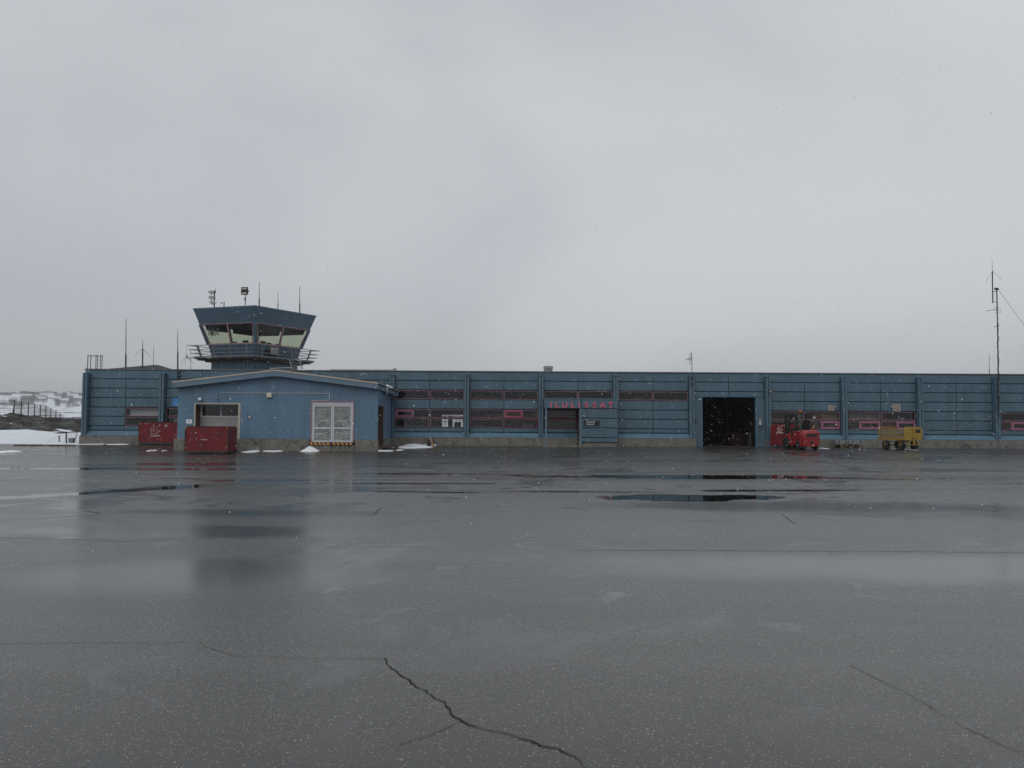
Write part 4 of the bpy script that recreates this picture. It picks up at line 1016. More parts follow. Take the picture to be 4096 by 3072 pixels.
# aluminium ladder lying on the roof and twin goosenecks
o = thing('extension_ladder', 'pale aluminium ladder lying flat along the roof edge', 'ladder', tuple(at(1455, 1483, 52)))
for yy, zz in ((52, 0), (52.35, 0)):
    a, c = at(1320, 1478, yy), at(1573, 1482, yy); a.z = c.z = RZ+.11; MB().bar(a, c, .04, .08).build('stile', 'alu', o)
a, c = at(1320, 1478, 52), at(1573, 1482, 52)
for k in range(15):
    x = a.x+(c.x-a.x)*(k+.5)/15; MB().tube((x, 52, RZ+.11), (x, 52.35, RZ+.11), .018, 6).build('rung', 'alu', o)
for k, px in enumerate((1573, 1580)):
    c = at(px, 1482, 51.4); q = MB().path([Vector((c.x, 51.4, RZ)), Vector((c.x, 51.4, RZ+.12)), Vector((c.x+.05, 51.38, RZ+.17)), Vector((c.x+.08, 51.3, RZ+.12))], .045, 8)
    single(q, 'gooseneck_pipe', 'lens_grey', ['left', 'right'][k] + ' of the twin gooseneck pipes at the end of the roof ladder', 'pipe', 'gooseneck pipes')

# ================================================================ fixtures and signs on the walls
def sign(name, label, px0, px1, py0, py1, Y, m, th=.02):
    a, c = at(px0, py1, Y), at(px1, py0, Y); o = thing(name, label, 'sign', ((a.x+c.x)/2, Y, a.z))
    MB().box(a.x, c.x, Y-th, Y-.001, a.z, c.z).build('board', m, o); return o, a, c
def cctv_icon(o, a, c, y, s):
    mx_, mz = (a.x+c.x)/2, (a.z+c.z)/2
    q = MB(); ca, sa = math.cos(.35), math.sin(.35)
    pr = [(-.42, -.10), (.36, -.10), (.36, .16), (-.30, .16)]
    q.prism([(mx_+s*(u*ca+v*sa*-1), mz+s*(.12+u*sa+v*ca)) for u, v in pr], 'y', y-.004, y)
    q.prism([(mx_+s*(u), mz+s*(v)) for u, v in ((.02, -.02), (.22, .04), (.22, -.2), (.40, -.2), (.40, -.3), (.08, -.3))], 'y', y-.005, y-.001)
    q.build('camera_symbol', 'white_mark', o)
o, a, c = sign('camera_sign', 'dark blue square sign with white camera symbol on the annex wall', 990.5, 1006, 1660.5, 1675.5, YA, 'sign_navy'); cctv_icon(o, a, c, YA-.021, .2)
MB().box(a.x+.04, c.x-.02, YA-.024, YA-.0205, a.z+.02, a.z+.05).build('caption', 'lens_grey', o)
o, a, c = sign('camera_sign', 'dark blue square camera sign on the porch beside the doorway', 2329, 2341, 1658, 1670, YE+.0, 'sign_navy'); cctv_icon(o, a, c, YE-.021, .18)
o, a, c = sign('paper_notice', 'white paper notice on the annex wall left of the goods door', 744, 768, 1677.5, 1694, YA, 'paper', .006)
for k, (u0, u1) in enumerate(((.28, .70), (.33, .66))): MB().box(a.x+(c.x-a.x)*u0, a.x+(c.x-a.x)*u1, YA-.009, YA-.0065, c.z-.085-.05*k, c.z-.065-.05*k).build('text_line', 'ink', o)
o, a, c = sign('arrivals_sign', 'black sign with two white words beside the porch doorway', 2334, 2398.5, 1683, 1702, YE+.0, 'sign_black', .03)
for k, tx in enumerate(('Tikittarfik', 'Ankomst')):
    tm = text_mb(tx, .145, .0015, .003, 'LEFT'); moved(tm, a.x+.17, YE-.034, c.z-.125-.135*k, sx=.92); tm.build('lettering', 'white_mark', o)
a, c = at(690, 1625, YP), at(740, 1593, YP)
o = thing('blue_board', 'plain bright blue board on the wall half behind the annex corner', 'board', ((a.x+c.x)/2, YP, a.z)); MB().box(a.x, c.x, YP-.03, YP-.008, a.z, c.z).build('board', 'bright_blue', o); MB().box(a.x, c.x, YP-.04, YP-.031, c.z-.02, c.z).build('edge_trim', 'bright_blue', o)
# dome camera, gooseneck lamp, junction box on the annex
p = at(803, 1599, YA); o = thing('dome_camera', 'white dome security camera above the annex goods door', 'camera', (p.x, YA, p.z))
MB().lathe([(.09, -.18), (.095, -.10), (.07, -.03), (.04, -.001)], (p.x, YA, p.z+.02), 'y', 14).build('housing', 'white_paint', o, smooth=True)
MB().lathe([(.02, -.09), (.05, -.06), (.065, 0)], (p.x, YA-.12, p.z-.03), 'z', 12).build('dome', 'black', o, smooth=True)
p = at(866.5, 1591, YA-.14); o = thing('wall_lamp', 'small bell-shaped wall lamp on a bent pipe left on the annex', 'lamp', tuple(p))
MB().lathe([(.085, -.03), (.08, .0), (.03, .06), (.02, .09)], tuple(p), 'z', 12).build('shade', 'galv', o)
MB().path([p+Vector((0,0,.08)), p+Vector((0,0,.16)), p+Vector((0,.13,.20))], .012).build('stem', 'dark_metal', o)
a, c = at(1069, 1590, YA), at(1089.5, 1571, YA)
o = thing('junction_box', 'square cream plastic box on the annex wall under the ridge', 'box', ((a.x+c.x)/2, YA, a.z)); MB().box(a.x, c.x, YA-.16, YA-.002, a.z, c.z).build('body', 'cream_plastic', o, bevel=.025); MB().box(a.x+.02, c.x-.02, YA-.168, YA-.161, a.z+.02, c.z-.02).build('lid', 'cream_plastic', o)
# terminal: weathered boards with little cameras, floodlight, siren
for (b0, b1, t0, t1, cx, cy, lb) in ((3311, 3337, 1620, 1643.5, 3342, 1626, 'the forklift'), (3570, 3601.5, 1615, 1646, 3567, 1627.5, 'the yellow cart')):
    a, c = at(b0, t1, YP), at(b1, t0, YP)
    o = thing('weathered_panel', 'weathered grey wooden panel on the wall above the window behind ' + lb, 'panel', ((a.x+c.x)/2, YP, a.z)); n = 3
    for k in range(n): x0, x1 = a.x+(c.x-a.x)*k/n, a.x+(c.x-a.x)*(k+1)/n; MB().box(x0+.004, x1-.004, YP-.04, YP-.006, a.z+random.uniform(-.02, .01), c.z+random.uniform(-.02, .02)).build('plank', 'weathered_board', o)
    p = at(cx, cy, YP); o = thing('wall_camera', 'tiny white wall camera beside the weathered panel behind ' + lb, 'camera', (p.x, YP, p.z))
    MB().lathe([(.045, -.12), (.045, -.05), (.03, -.006)], tuple(p), 'y', 10).build('body', 'white_paint', o); MB().lathe([(.03, -.125), (.03, -.121)], tuple(p), 'y', 10).build('lens', 'black', o)
p = at(3079, 1565, YF-.1); o = thing('wall_floodlight', 'small black floodlight on the pilaster right of the goods door', 'floodlight', (p.x, YF, p.z-.05))
MB().loft([[(p.x-.11, p.y-.1, p.z-.08), (p.x+.11, p.y-.1, p.z-.03), (p.x+.11, p.y-.1, p.z+.03), (p.x-.09, p.y-.1, p.z-.02)], [(p.x-.1, p.y+.05, p.z-.01), (p.x+.1, p.y+.05, p.z+.03), (p.x+.1, p.y+.05, p.z+.07), (p.x-.1, p.y+.05, p.z+.04)]]).build('head', 'black', o)
MB().box(p.x-.07, p.x+.08, p.y-.11, p.y-.101, p.z-.055, p.z-.005).build('lens', 'lens_grey', o); MB().tube((p.x, p.y+.05, p.z), (p.x, YF+.01, p.z-.01), .02, 6).build('bracket', 'black', o)
p = at(3063, 1567, YP-.06); MB().lathe([(.03, -.04), (.045, 0), (.03, .04)], tuple(p), 'z', 8).build('sensor', 'white_paint', o)
p = at(3041, 1694, YP-.08); o = thing('siren_light', 'grey siren with a pinkish lamp beside the goods door', 'siren', (p.x, YP, p.z-.15))
MB().lathe([(.10, -.12), (.11, 0), (.08, .10), (.05, .13)], tuple(p), 'z', 12).build('horn', 'lens_grey', o); MB().lathe([(.05, .16), (.05, .24), (.03, .27)], tuple(p), 'z', 10).build('lamp', 'cream_plastic', o); MB().box(p.x-.13, p.x+.13, p.y+.03, YP-.012, p.z-.14, p.z+.2).build('back_plate', 'blue_panel', o)
p = at(2783, 1684, YP-.03); o = thing('door_switch', 'small dark switch box left of the goods door', 'switch', tuple(p)); MB().box(p.x-.05, p.x+.05, p.y-.05, p.y+.015, p.z-.1, p.z+.1).build('body', 'dark_metal', o); MB().tube((p.x, p.y-.06, p.z+.04), (p.x, p.y-.04, p.z+.04), .025, 8).build('button', 'galv', o)

# ================================================================ red containers
DOTS = [(443,176,1),(443,203,.8),(443,229,.8),(443,254,.7),(443,281,.7),(443,305,.6),(575,176,1.4),(548,195,.8),(522,227,.9),(496,254,.8),(470,281,.6),(390,254,1.2),(417,279,.7),
        (390,303,1.2),(417,303,.6),(470,303,.6),(496,303,.7),(522,303,.8),(549,303,.8),(576,303,1.1),(390,357,1.3),(443,357,1.2),(497,357,1.3),(519,352,.6)]
def container(label, loc, rz, W=2.44, H=1.30, D=1.9, logo=None, slope=0, seam=None, dents=False):
    o = thing('cargo_container', label, 'container', loc, rz, 'red cargo containers', world=False); z0 = .12
    sec = [(-W/2-slope, z0), (W/2, z0), (W/2, z0+H-.08), (W/2-.06, z0+H), (-W/2+.08, z0+H), (-W/2, z0+H-.10)]
    q = MB(); q.prism(sec, 'y', 0, D); b = q.build('body', 'red_container', o, bevel=.02)
    MB().box(-W/2+.02, W/2-.02, -.03, D+.02, z0-.07, z0+.035).build('base_frame', 'dark_metal', o)
    for x in (-W/2+.25, W/2-.6): MB().box(x, x+.35, .06, D-.06, 0, z0-.071).build('skid', 'black', o)
    for x in (-W/2, W/2-.035): MB().box(x, x+.035, -.022, .012, z0+.04, z0+H-.12).build('corner_strip', 'dark_metal' if dents else 'red_container', b)
    MB().box(-W/2+.06, W/2-.04, -.02, D, z0+H+.001, z0+H+.022).build('lid_edge', 'black', b)
    for x, z in ((-W/2+.09, z0+H-.10), (W/2-.62, z0+H-.10)) if logo else ((-W/2+.06, z0+.2), (W/2-.08, z0+.24), (-W/2+.07, z0+H-.06), (W/2-.08, z0+H-.05)): MB().box(x-.03, x+.03, -.012, -.002, z-.035, z+.035).build('sticker', 'yellow_sticker', b)
    if logo:
        s = .00299*.97*(1 if W > 2 else .66); q = MB(); u = lambda x: -W/2+(x-122)*s; v = lambda y: z0+H+.0-(y-112)*s
        for x, y, k in DOTS: q.disc((u(x), -.008, v(y)), .0195*k*1.25, 8)
        q.build('dotted_emblem', 'white_mark', b)
        tm = text_mb('air greenland', .115, .003, .003, 'CENTER'); moved(tm, u(486), -.006, v(415), sx=.95); tm.build('lettering', 'white_mark', b)
        tm = text_mb(logo, .17, .004, .003, 'CENTER'); moved(tm, u(707), -.006, v(208)); tm.build('number', 'white_mark', b)
        for x in (340, 614): MB().box(u(x)-.008, u(x)+.008, -.006, -.001, v(505), v(420)).build('fork_mark', 'yellow_sticker', b)
        MB().box(u(240), u(325), -.006, -.001, v(143), v(135)).build('scratch', 'lens_grey', b)
        for x in (345, 615): MB().box(u(x)-.16, u(x)+.16, -.01, .3, z0-.04, z0+.06).build('fork_pocket', 'black', b)
    if seam is not None: MB().box(W/2-.002, W/2+.014, .03, .10, z0+.04, z0+H-.1).build('side_seam', 'black', b)
    if dents:
        for x0, x1, z_, m_ in ((-.28, .05, .60, 'lens_grey'), (-.62, -.50, .96, 'lens_grey'), (-.46, -.44, .33, 'lens_grey'), (.55, .63, .98, 'dark_metal'), (-.75, -.66, 1.02, 'dark_metal'), (.62, .82, .93, 'dark_metal')):
            MB().box(x0, x1, -.007, -.001, z0+z_, z0+z_+random.uniform(.03, .06)).build('scratch', m_, b)
        MB().box(W/2+.001, W/2+.16, 1.25, 1.45, z0+.30, z0+.36).build('hitch', 'black', o)
    return o
p = gat(553, 1779); container('dark red cargo container with white dotted emblem and number 20 beside the annex', (p.x+1.22, p.y, gz(p.x, p.y)-.0), 0, logo='20', D=1.0)
p = gat(737, 1815); W2 = 2.24
container('scuffed red cargo container standing in front of the annex goods door', (p.x+W2/2*math.cos(.085), p.y+W2/2*math.sin(.085), gz(p.x, p.y)), .085, W=W2, H=1.30, D=1.75, seam=1, dents=True)
YL = 49.7; p = Vector((X_(3083, YL), YL, 0)); a3 = -1.0; w3 = 1.75
container('red cargo container numbered 230 against the wall left of the forklift', (p.x+w3/2*math.cos(a3), p.y+w3/2*math.sin(a3), gz(p.x, p.y)), a3, W=w3, H=1.36, D=.62, logo='230', slope=.10)

# ================================================================ forklift
def wheel(parent, c, r, w, hub='black', hr=.5, name='wheel', rimm='lens_grey'):
    t = MB(); x, y, z = c
    t.lathe([(r*.55, -w/2), (r*.9, -w/2), (r, -w*.36), (r, w*.36), (r*.9, w/2), (r*.55, w/2)], c, 'x', 22)
    ty = t.build(name, 'rubber', parent)
    n = 16; tr = MB()
    for i in range(n):
        a = 2*math.pi*i/n; cy, cz = y+math.cos(a)*r*1.0, z+math.sin(a)*r*1.0; d = Vector((0, -math.sin(a), math.cos(a))); u = Vector((0, math.cos(a), math.sin(a)))
        tr.bar(Vector((x-w*.42, cy, cz))-d*.01, Vector((x+w*.42, cy, cz))+d*.01, .035, .022, u)
    tr.build('tread', 'rubber', ty)
    s = -1
    for s in (-1, 1):
        MB().lathe([(r*.55, s*w*.30), (r*.50, s*w*.42), (r*.22, s*w*.30), (r*.2, s*w*.50), (r*.02, s*w*.52)], c, 'x', 18).build('rim', rimm, ty)
    return ty
fp = gat(3197, 1800)
FK = thing('forklift', 'red forklift with black overhead guard and orange beacon facing the wall', 'forklift', (0,0,0), math.radians(5), world=False)
FS = .95; FK.scale = (FS, FS, FS)
R9 = Matrix.Rotation(math.radians(5), 3, 'Z'); offw = R9 @ Vector((-.48*FS, -.78*FS, 0))
FK.location = (fp.x-offw.x, fp.y-offw.y, gz(fp.x-offw.x, fp.y-offw.y)+.0)
def arcp(cy, cz, r, a0, a1, n=8): return [(cy+r*math.cos(math.radians(a0+(a1-a0)*i/n)), cz+r*math.sin(math.radians(a0+(a1-a0)*i/n))) for i in range(n+1)]
side = [(-1.24, .42), (-1.29, .62), (-1.28, .92), (-1.18, 1.07), (-.12, 1.09), (-.05, .98), (.02, .60), (.10, .50), (.34, .50), (.40, .62), (.50, .92), (.62, .98), (.98, .92), (1.10, .78)] + arcp(.88, .36, .40, 40, 180, 8) + [(.44, .26), (-.34, .26)] + arcp(-.78, .30, .36, 0, 180, 8) + [(-1.16, .30)]
q = MB(); q.prism(side, 'x', -.54, .54); q.build('body', 'red_fork', FK, bevel=.045, segs=3)
# counterweight tail, rounded
q = MB(); cw = [(-.53, -.80), (-.55, -1.06), (-.44, -1.30), (-.2, -1.37), (.2, -1.37), (.44, -1.30), (.55, -1.06), (.53, -.80)]
q.loft([[(x, y, .21) for x, y in cw], [(x*1.04, y*1.015, .40) for x, y in cw], [(x*1.05, y*1.02, .85) for x, y in cw], [(x, y*1.0, 1.0) for x, y in cw], [(x*.93, y*.97, 1.09) for x, y in cw]])
tail = q.build('counterweight', 'red_fork', FK, bevel=.02)
q = MB(); q.prism([(-.36, .96), (.36, .96), (.30, .80), (-.24, .78)], 'y', -1.415, -1.35); q.build('rear_grille', 'black', tail)
MB().box(-.10, .10, -1.40, -1.30, .36, .52).build('tow_hitch', 'black', tail); MB().box(-.05, .05, -1.42, -1.38, .58, .68).build('tow_pin', 'dark_metal', tail)
q = MB(); hd = [(-.50, -.72), (-.50, -1.10), (-.40, -1.28), (.40, -1.28), (.50, -1.10), (.50, -.72)]
q.loft([[(x, y+.0, 1.095) for x, y in hd], [(x*.94, y*.96, 1.16) for x, y in hd]]); q.build('hood', 'red_fork_light', FK, bevel=.02)
for x0, x1, z_ in ((-.45, -.2, .62), (.02, .4, .66), (.25, .5, .72), (-.3, .05, .55), (-.48, -.3, .74)): MB().box(x0, x1, -1.412, -1.40, z_, z_+.022).build('scrape', 'red_fork_light', tail)
for x in (-.50, .50): wheel(FK, (x, .88, .36), .36, .24, rimm='dark_metal')
for x in (-.47, .47): wheel(FK, (x, -.78, .29), .29, .20)
# overhead guard
gd_ = []
for s in (-1, 1):
    MB().path([Vector((s*.50, .62, .95)), Vector((s*.48, .36, 1.95)), Vector((s*.46, .26, 2.08))], .055, 8).build('guard_post', 'black', FK)
    MB().path([Vector((s*.50, -1.02, 1.08)), Vector((s*.48, -.86, 1.98)), Vector((s*.46, -.76, 2.09))], .05, 8).build('guard_post', 'dark_metal', FK)
    MB().tube((s*.46, -.78, 2.10), (s*.46, .28, 2.10), .035, 8).build('guard_rail', 'dark_metal', FK)
for y in [-.78+.152*k for k in range(8)]: MB().bar((-.46, y, 2.115), (.46, y, 2.115), .035, .03).build('guard_bar', 'dark_metal', FK)
# mast, cylinders, carriage, backrest, forks
for s in (-1, 1):
    m_ = MB().box(s*.34-.06, s*.34+.06, 1.22, 1.36, .12, 2.06).build('mast_channel', 'black', FK)
    MB().tube((s*.24, 1.25, .2), (s*.24, 1.25, 1.75), .04, 8).build('lift_cylinder', 'dark_metal', m_)
    fk_ = MB(); fk_.prism([(1.44, .08), (1.50, .08), (1.52, .13), (2.3, .10), (2.3, .07), (1.50, .05), (1.44, .05)], 'x', s*.26-.06, s*.26+.06); fk_.box(s*.26-.06, s*.26+.06, 1.44, 1.49, .08, .62); fk_.build('fork', 'dark_metal', FK)
for z in (.3, 1.1, 2.0): MB().box(-.29, .29, 1.24, 1.34, z, z+.09).build('mast_tie', 'black', FK)
for z in (.22, .52): MB().box(-.5, .5, 1.375, 1.44, z, z+.09).build('carriage_plate', 'black', FK)
for k in range(6): MB().bar((-.45+.18*k, 1.41, .62), (-.45+.18*k, 1.41, 1.25), .03, .03).build('backrest_bar', 'black', FK)
MB().box(-.47, .47, 1.39, 1.43, 1.251, 1.29).build('backrest_top', 'black', FK)
# seat, wheel, cowl, beacon, plates
se = MB().box(-.25, .25, -.62, -.12, 1.165, 1.28).build('seat', 'black', FK, bevel=.03)
MB().loft([[(-.24, -.66, 1.281), (.24, -.66, 1.281), (.24, -.54, 1.281), (-.24, -.54, 1.281)], [(-.2, -.80, 1.72), (.2, -.80, 1.72), (.2, -.70, 1.72), (-.2, -.70, 1.72)]]).build('seat_back', 'black', se, bevel=.02)
MB().loft([[(-.42, .30, .5), (.42, .30, .5), (.42, .62, .5), (-.42, .62, .5)], [(-.36, .42, 1.22), (.36, .42, 1.22), (.36, .56, 1.22), (-.36, .56, 1.22)]]).build('dash_cowl', 'black', FK)
q = MB(); P = []
for i in range(13): t = 2*math.pi*i/12; P.append(Vector((-.05+.17*math.cos(t), .2+.15*math.sin(t), 1.34+.07*math.sin(t))))
q.path(P, .014, 6); q.tube((-.05, .2, 1.34), (-.05, .44, 1.16), .025, 6); q.build('steering_wheel', 'black', FK)
MB().box(-.545, -.40, .04, .34, .44, .498).build('step_plate', 'lens_grey', FK)
MB().box(-.35, -.1, .0, .3, .505, .62).build('floor_mat', 'lens_grey', FK)
bc = MB().tube((-.40, -.80, 2.10), (-.40, -.80, 2.22), .05, 8).build('beacon', 'black', FK)
MB().lathe([(.07, 0), (.075, .09), (.05, .12)], (-.40, -.80, 2.221), 'z', 12).build('beacon_lens', 'orange', bc)
MB().box(.36, .46, -.92, -.86, 1.86, 1.96).build('rear_lamp', 'white_mark', FK); MB().box(.28, .36, -.92, -.88, 1.25, 1.36).build('tail_light', 'amber', FK); MB().bar((.32, -.9, 1.09), (.32, -.9, 1.26), .12, .04).build('lamp_stalk', 'red_fork', FK)
MB().lathe([(.06, 0), (.07, .1), (.03, .14)], (-.36, -.55, 1.9), 'z', 10).build('mirror', 'lens_grey', FK)
tm = text_mb('06', .14, .003, .003, 'CENTER'); tm.v = [(-.546-.0+v[1], -v[0]*.8-.45, v[2]+.86) for v in tm.v]; tm.build('number', 'white_mark', FK)
MB().box(-.546, -.541, .40, .56, .40, .43).build('scrape', 'lens_grey', FK); MB().box(-.546, -.541, -.98, -.80, .70, .73).build('scrape', 'lens_grey', FK)

# ================================================================ yellow baggage cart
cp = gat(3606, 1800); ang = math.radians(195)
CT = thing('baggage_cart', 'yellow baggage cart with barred sides and solid front panel', 'cart', (0,0,0), ang, world=False)
Rc = Matrix.Rotation(ang, 3, 'Z'); o_ = Rc @ Vector((.44, .62, 0)); CT.location = (cp.x-o_.x, cp.y-o_.y, gz(cp.x-o_.x, cp.y-o_.y))
for x in (-.44, .44):
    for y in (-.62, .62):
        w_ = wheel(CT, (x, y, .26), .26, .17, rimm='yellow')
        for dy in (-.12, .12): MB().tube((x*1.18, y+dy, .60), (x*1.18, y+dy*.25, .27), .018, 6).build('fork_stay', 'yellow', w_)
for y in (-.62, .62): MB().bar((-.52, y, .27), (.52, y, .27), .06, .06).build('axle', 'dark_metal', CT)
MB().box(-.58, .58, -1.02, 1.02, .60, .645).build('bed', 'wood_pallet', CT)
for x in (-.58, .56): MB().box(x, x+.03, -1.04, 1.04, .56, .66).build('bed_rail', 'yellow', CT)
for y in (-1.04, 1.01): MB().box(-.61, .61, y, y+.03, .56, .66).build('bed_rail', 'yellow', CT)
for s in (-1, 1): MB().tube((s*.25, -.62, .45), (s*.25, .62, .45), .03, 6).build('chassis_tube', 'yellow', CT)
def endpanel(y, solid):
    r = .14; zt = 1.30; out = [(-.60, .66)] + [(-.60+r-r*math.cos(t), zt-r+r*math.sin(t)) for t in [math.pi/2*i/6 for i in range(7)]] + [(.60-r+r*math.sin(t), zt-r+r*math.cos(t)) for t in [math.pi/2*i/6 for i in range(7)]] + [(.60, .66)]
    MB().path([Vector((x, y, z)) for x, z in out], .022, 6).build('end_hoop', 'yellow', CT)
    if solid:
        pn = MB(); pn.prism([(x*.985, z) for x, z in out], 'y', y-.012, y+.012); pn = pn.build('front_panel', 'yellow', CT)
        MB().box(-.50, -.16, y+.014, y+.022, .98, 1.18).build('dark_plate', 'sign_black', pn)
        MB().box(.22, .34, y+.0135, y+.018, 1.07, 1.09).build('scratch', 'black', pn)
        for x, z in ((-.55, .70), (.55, .70), (-.25, .71)): MB().box(x-.02, x+.02, y+.0135, y+.018, z-.015, z+.015).build('rivet', 'black', pn)
    else:
        for k in range(9): x = -.48+.12*k; MB().tube((x, y, .66), (x, y, zt-(.0 if abs(x) < .45 else .06)), .013, 6).build('bar', 'yellow', CT)
endpanel(1.03, True); endpanel(-1.03, False)
for s in (-1, 1):
    MB().tube((s*.595, -1.02, 1.14), (s*.595, 1.02, 1.14), .020, 6).build('side_rail', 'yellow', CT); MB().tube((s*.595, -1.02, .84), (s*.595, 1.02, .84), .012, 6).build('side_rail', 'yellow', CT)
    for k in range(19): y = -.95+1.9*k/18; MB().tube((s*.595, y, .66), (s*.595, y, 1.14), .013, 6).build('bar', 'yellow', CT)
    MB().box(s*.57-.004, s*.57+.004, -.98, .98, .66, .82).build('side_board', 'weathered_board', CT)
# drawbar folded up against the front
MB().tube((0, 1.10, .30), (0, 1.09, 1.16), .032, 8).build('drawbar', 'yellow', CT); MB().tube((-.075, 1.10, 1.16), (.075, 1.10, 1.20), .03, 8).build('drawbar_eye', 'yellow', CT)
for s in (-1, 1):
    MB().tube((s*.05, 1.10, .66), (s*.05, 1.12, .30), .02, 6).build('drawbar_stay', 'yellow', CT); MB().tube((s*.03, 1.10, .78), (s*.36, 1.02, .32), .018, 6).build('drawbar_stay', 'yellow', CT)
    MB().tube((s*.28, .7, .46), (s*.45, 1.1, .30), .018, 6).build('steer_rod', 'yellow', CT)
MB().tube((-.55, 1.1, .30), (.5, 1.1, .30), .024, 6).build('steer_bar', 'yellow', CT); MB().box(-.52, .52, .60, .66, .50, .56).build('turntable', 'yellow', CT)
MB().box(.52, .66, -1.12, -1.04, .56, .64).build('rear_hitch', 'yellow', CT)

# ================================================================ pallet of metal planks
pp = gat(3345, 1789); P0 = Vector((X_(3356, 49.6), 49.35, 0)); zg = gz(P0.x, 49.5)
PA = thing('wooden_pallet', 'low weathered wooden pallet against the wall between forklift and cart', 'pallet', (P0.x+.6, 49.7, zg))
for y in (49.38, 49.72, 50.06):
    MB().box(P0.x-.02, P0.x+1.22, y, y+.1, zg, zg+.022).build('runner', 'wood_pallet', PA)
    for x in (0, .55, 1.1): MB().box(P0.x+x, P0.x+x+.12, y, y+.1, zg+.0225, zg+.11).build('block', 'wood_pallet', PA)
for k in range(6): MB().box(P0.x-.02, P0.x+1.22, 49.38+.135*k, 49.38+.135*k+.11, zg+.1105, zg+.135).build('deck_board', 'wood_pallet', PA)
for x in (0, .3, .72, 1.1): MB().box(P0.x+x, P0.x+x+.1, 49.4, 50.1, zg+.136, zg+.225).build('bearer', 'wood_pallet', PA)
random.seed(12)
for s_, (x0, x1, y0, n, m_, nm, lb) in enumerate(((P0.x-.28, P0.x+.50, 49.50, 4, 'galv', 'left', 'dull grey'), (P0.x+.52, P0.x+1.42, 49.42, 4, 'alu', 'right', 'pale'))):
    for k in range(n):
        z = zg+.2265+.068*k; j = random.uniform(-.02, .02)
        o = thing('metal_plank', f'{lb} metal plank on the {nm} of the pallet, ' + ['lowest', 'second from bottom', 'second from top', 'topmost'][k] + ' of its stack', 'plank', ((x0+x1)/2, y0+.3, z), group='metal planks on the pallet')
        q = MB(); q.box(x0+j, x1+j, y0, y0+.6, z+.022, z+.062).box(x0+j, x1+j, y0-.012, y0-.001, z, z+.058); q.build('deck', m_, o)
        for hx in (.2, .74): MB().box(x0+j+(x1-x0)*hx, x0+j+(x1-x0)*hx+.09, y0-.018, y0-.0125, z+.012, z+.044).build('hook_slot', 'black', o)

for k, (px, h) in enumerate(((3595, .30), (3606, .17), (3613, .14))):
    Y = YP+.32; p = at(px, 1682, Y); o = thing('trophy_cup', ['tallest', 'middle', 'shortest'][k] + ' of the three pale trophies on the window sill behind the cart', 'trophy', tuple(p), group='trophies on the sill')
    MB().lathe([(.045, 0), (.045, .02), (.012, .03), (.012, h*.5)], tuple(p), 'z', 10).build('stem', 'white_mark', o); MB().lathe([(.012, h*.5), (.045, h*.7), (.05, h)], tuple(p), 'z', 10).build('bowl', 'white_mark', o)
# A-frame floor sign leaning in the snow
p = gat(1725, 1784); o = thing('floor_sign', 'narrow folding floor sign with yellow marks standing in the snow', 'sign', tuple(p))
for s, m_ in ((1, 'weathered_board'), (-1, 'black')):
    q = MB(); x = p.x; b0 = Vector((x+s*.10, p.y, p.z)); t0 = Vector((x-.10, p.y, p.z+.60)); 
    q.loft([[b0+Vector((-.07,-.05*s,0)), b0+Vector((.07,-.05*s,0)), b0+Vector((.07,.05-.05*s,0)), b0+Vector((-.07,.05-.05*s,0))], [t0+Vector((-.055,-.02,0)), t0+Vector((.055,-.02,0)), t0+Vector((.055,.03,0)), t0+Vector((-.055,.03,0))]]) if s > 0 else q.loft([[b0+Vector((-.16,.0,0)), b0+Vector((.02,0,0)), b0+Vector((.02,.5,0)), b0+Vector((-.16,.5,0))], [t0+Vector((-.05,.031,0)), t0+Vector((.05,.031,0)), t0+Vector((.05,.06,0)), t0+Vector((-.05,.06,0))]])
    q.build('leaf', m_, o)
for t, h in ((.08, .13), (.26, .10)):
    c = Vector((p.x+.10-.20*t, p.y-.055+.03*t, p.z+.6*t)); MB().box(c.x-.045, c.x+.045, c.y-.012, c.y-.002, c.z, c.z+h).build('yellow_mark', 'yellow_sticker', o)

# crate dimly seen in the goods hall
c = at(2947, 1765, 56); o = thing('wooden_crate', 'brown slatted wooden crate in the dark of the goods hall', 'crate', (c.x, 56, gz0+.06))
for k in range(4): MB().box(c.x-.5, c.x+.5, 55.5, 55.53, gz0+.1+.21*k, gz0+.28+.21*k).build('slat', 'wood_brown', o); MB().box(c.x-.52, c.x-.49, 55.532, 56.4, gz0+.1+.21*k, gz0+.28+.21*k).build('slat', 'wood_brown', o)
for x in (c.x-.46, c.x+.4): MB().box(x, x+.07, 55.535, 55.6, gz0+.06, gz0+.95).build('post', 'wood_brown', o)
c = at(3002, 1765, 53); o = thing('gas_drum', 'grey upright drum just inside the goods door', 'drum', (c.x, 53, gz0+.06)); MB().lathe([(.2, 0), (.21, .02), (.21, .3), (.215, .32), (.21, .34), (.21, .62), (.215, .64), (.21, .66), (.21, .9), (.19, .92)], (c.x, 53, gz0+.06), 'z', 18).build('shell', 'dark_metal', o); MB().lathe([(.18, .921), (.17, .93)], (c.x, 53, gz0+.06), 'z', 18).build('lid', 'dark_metal', o)

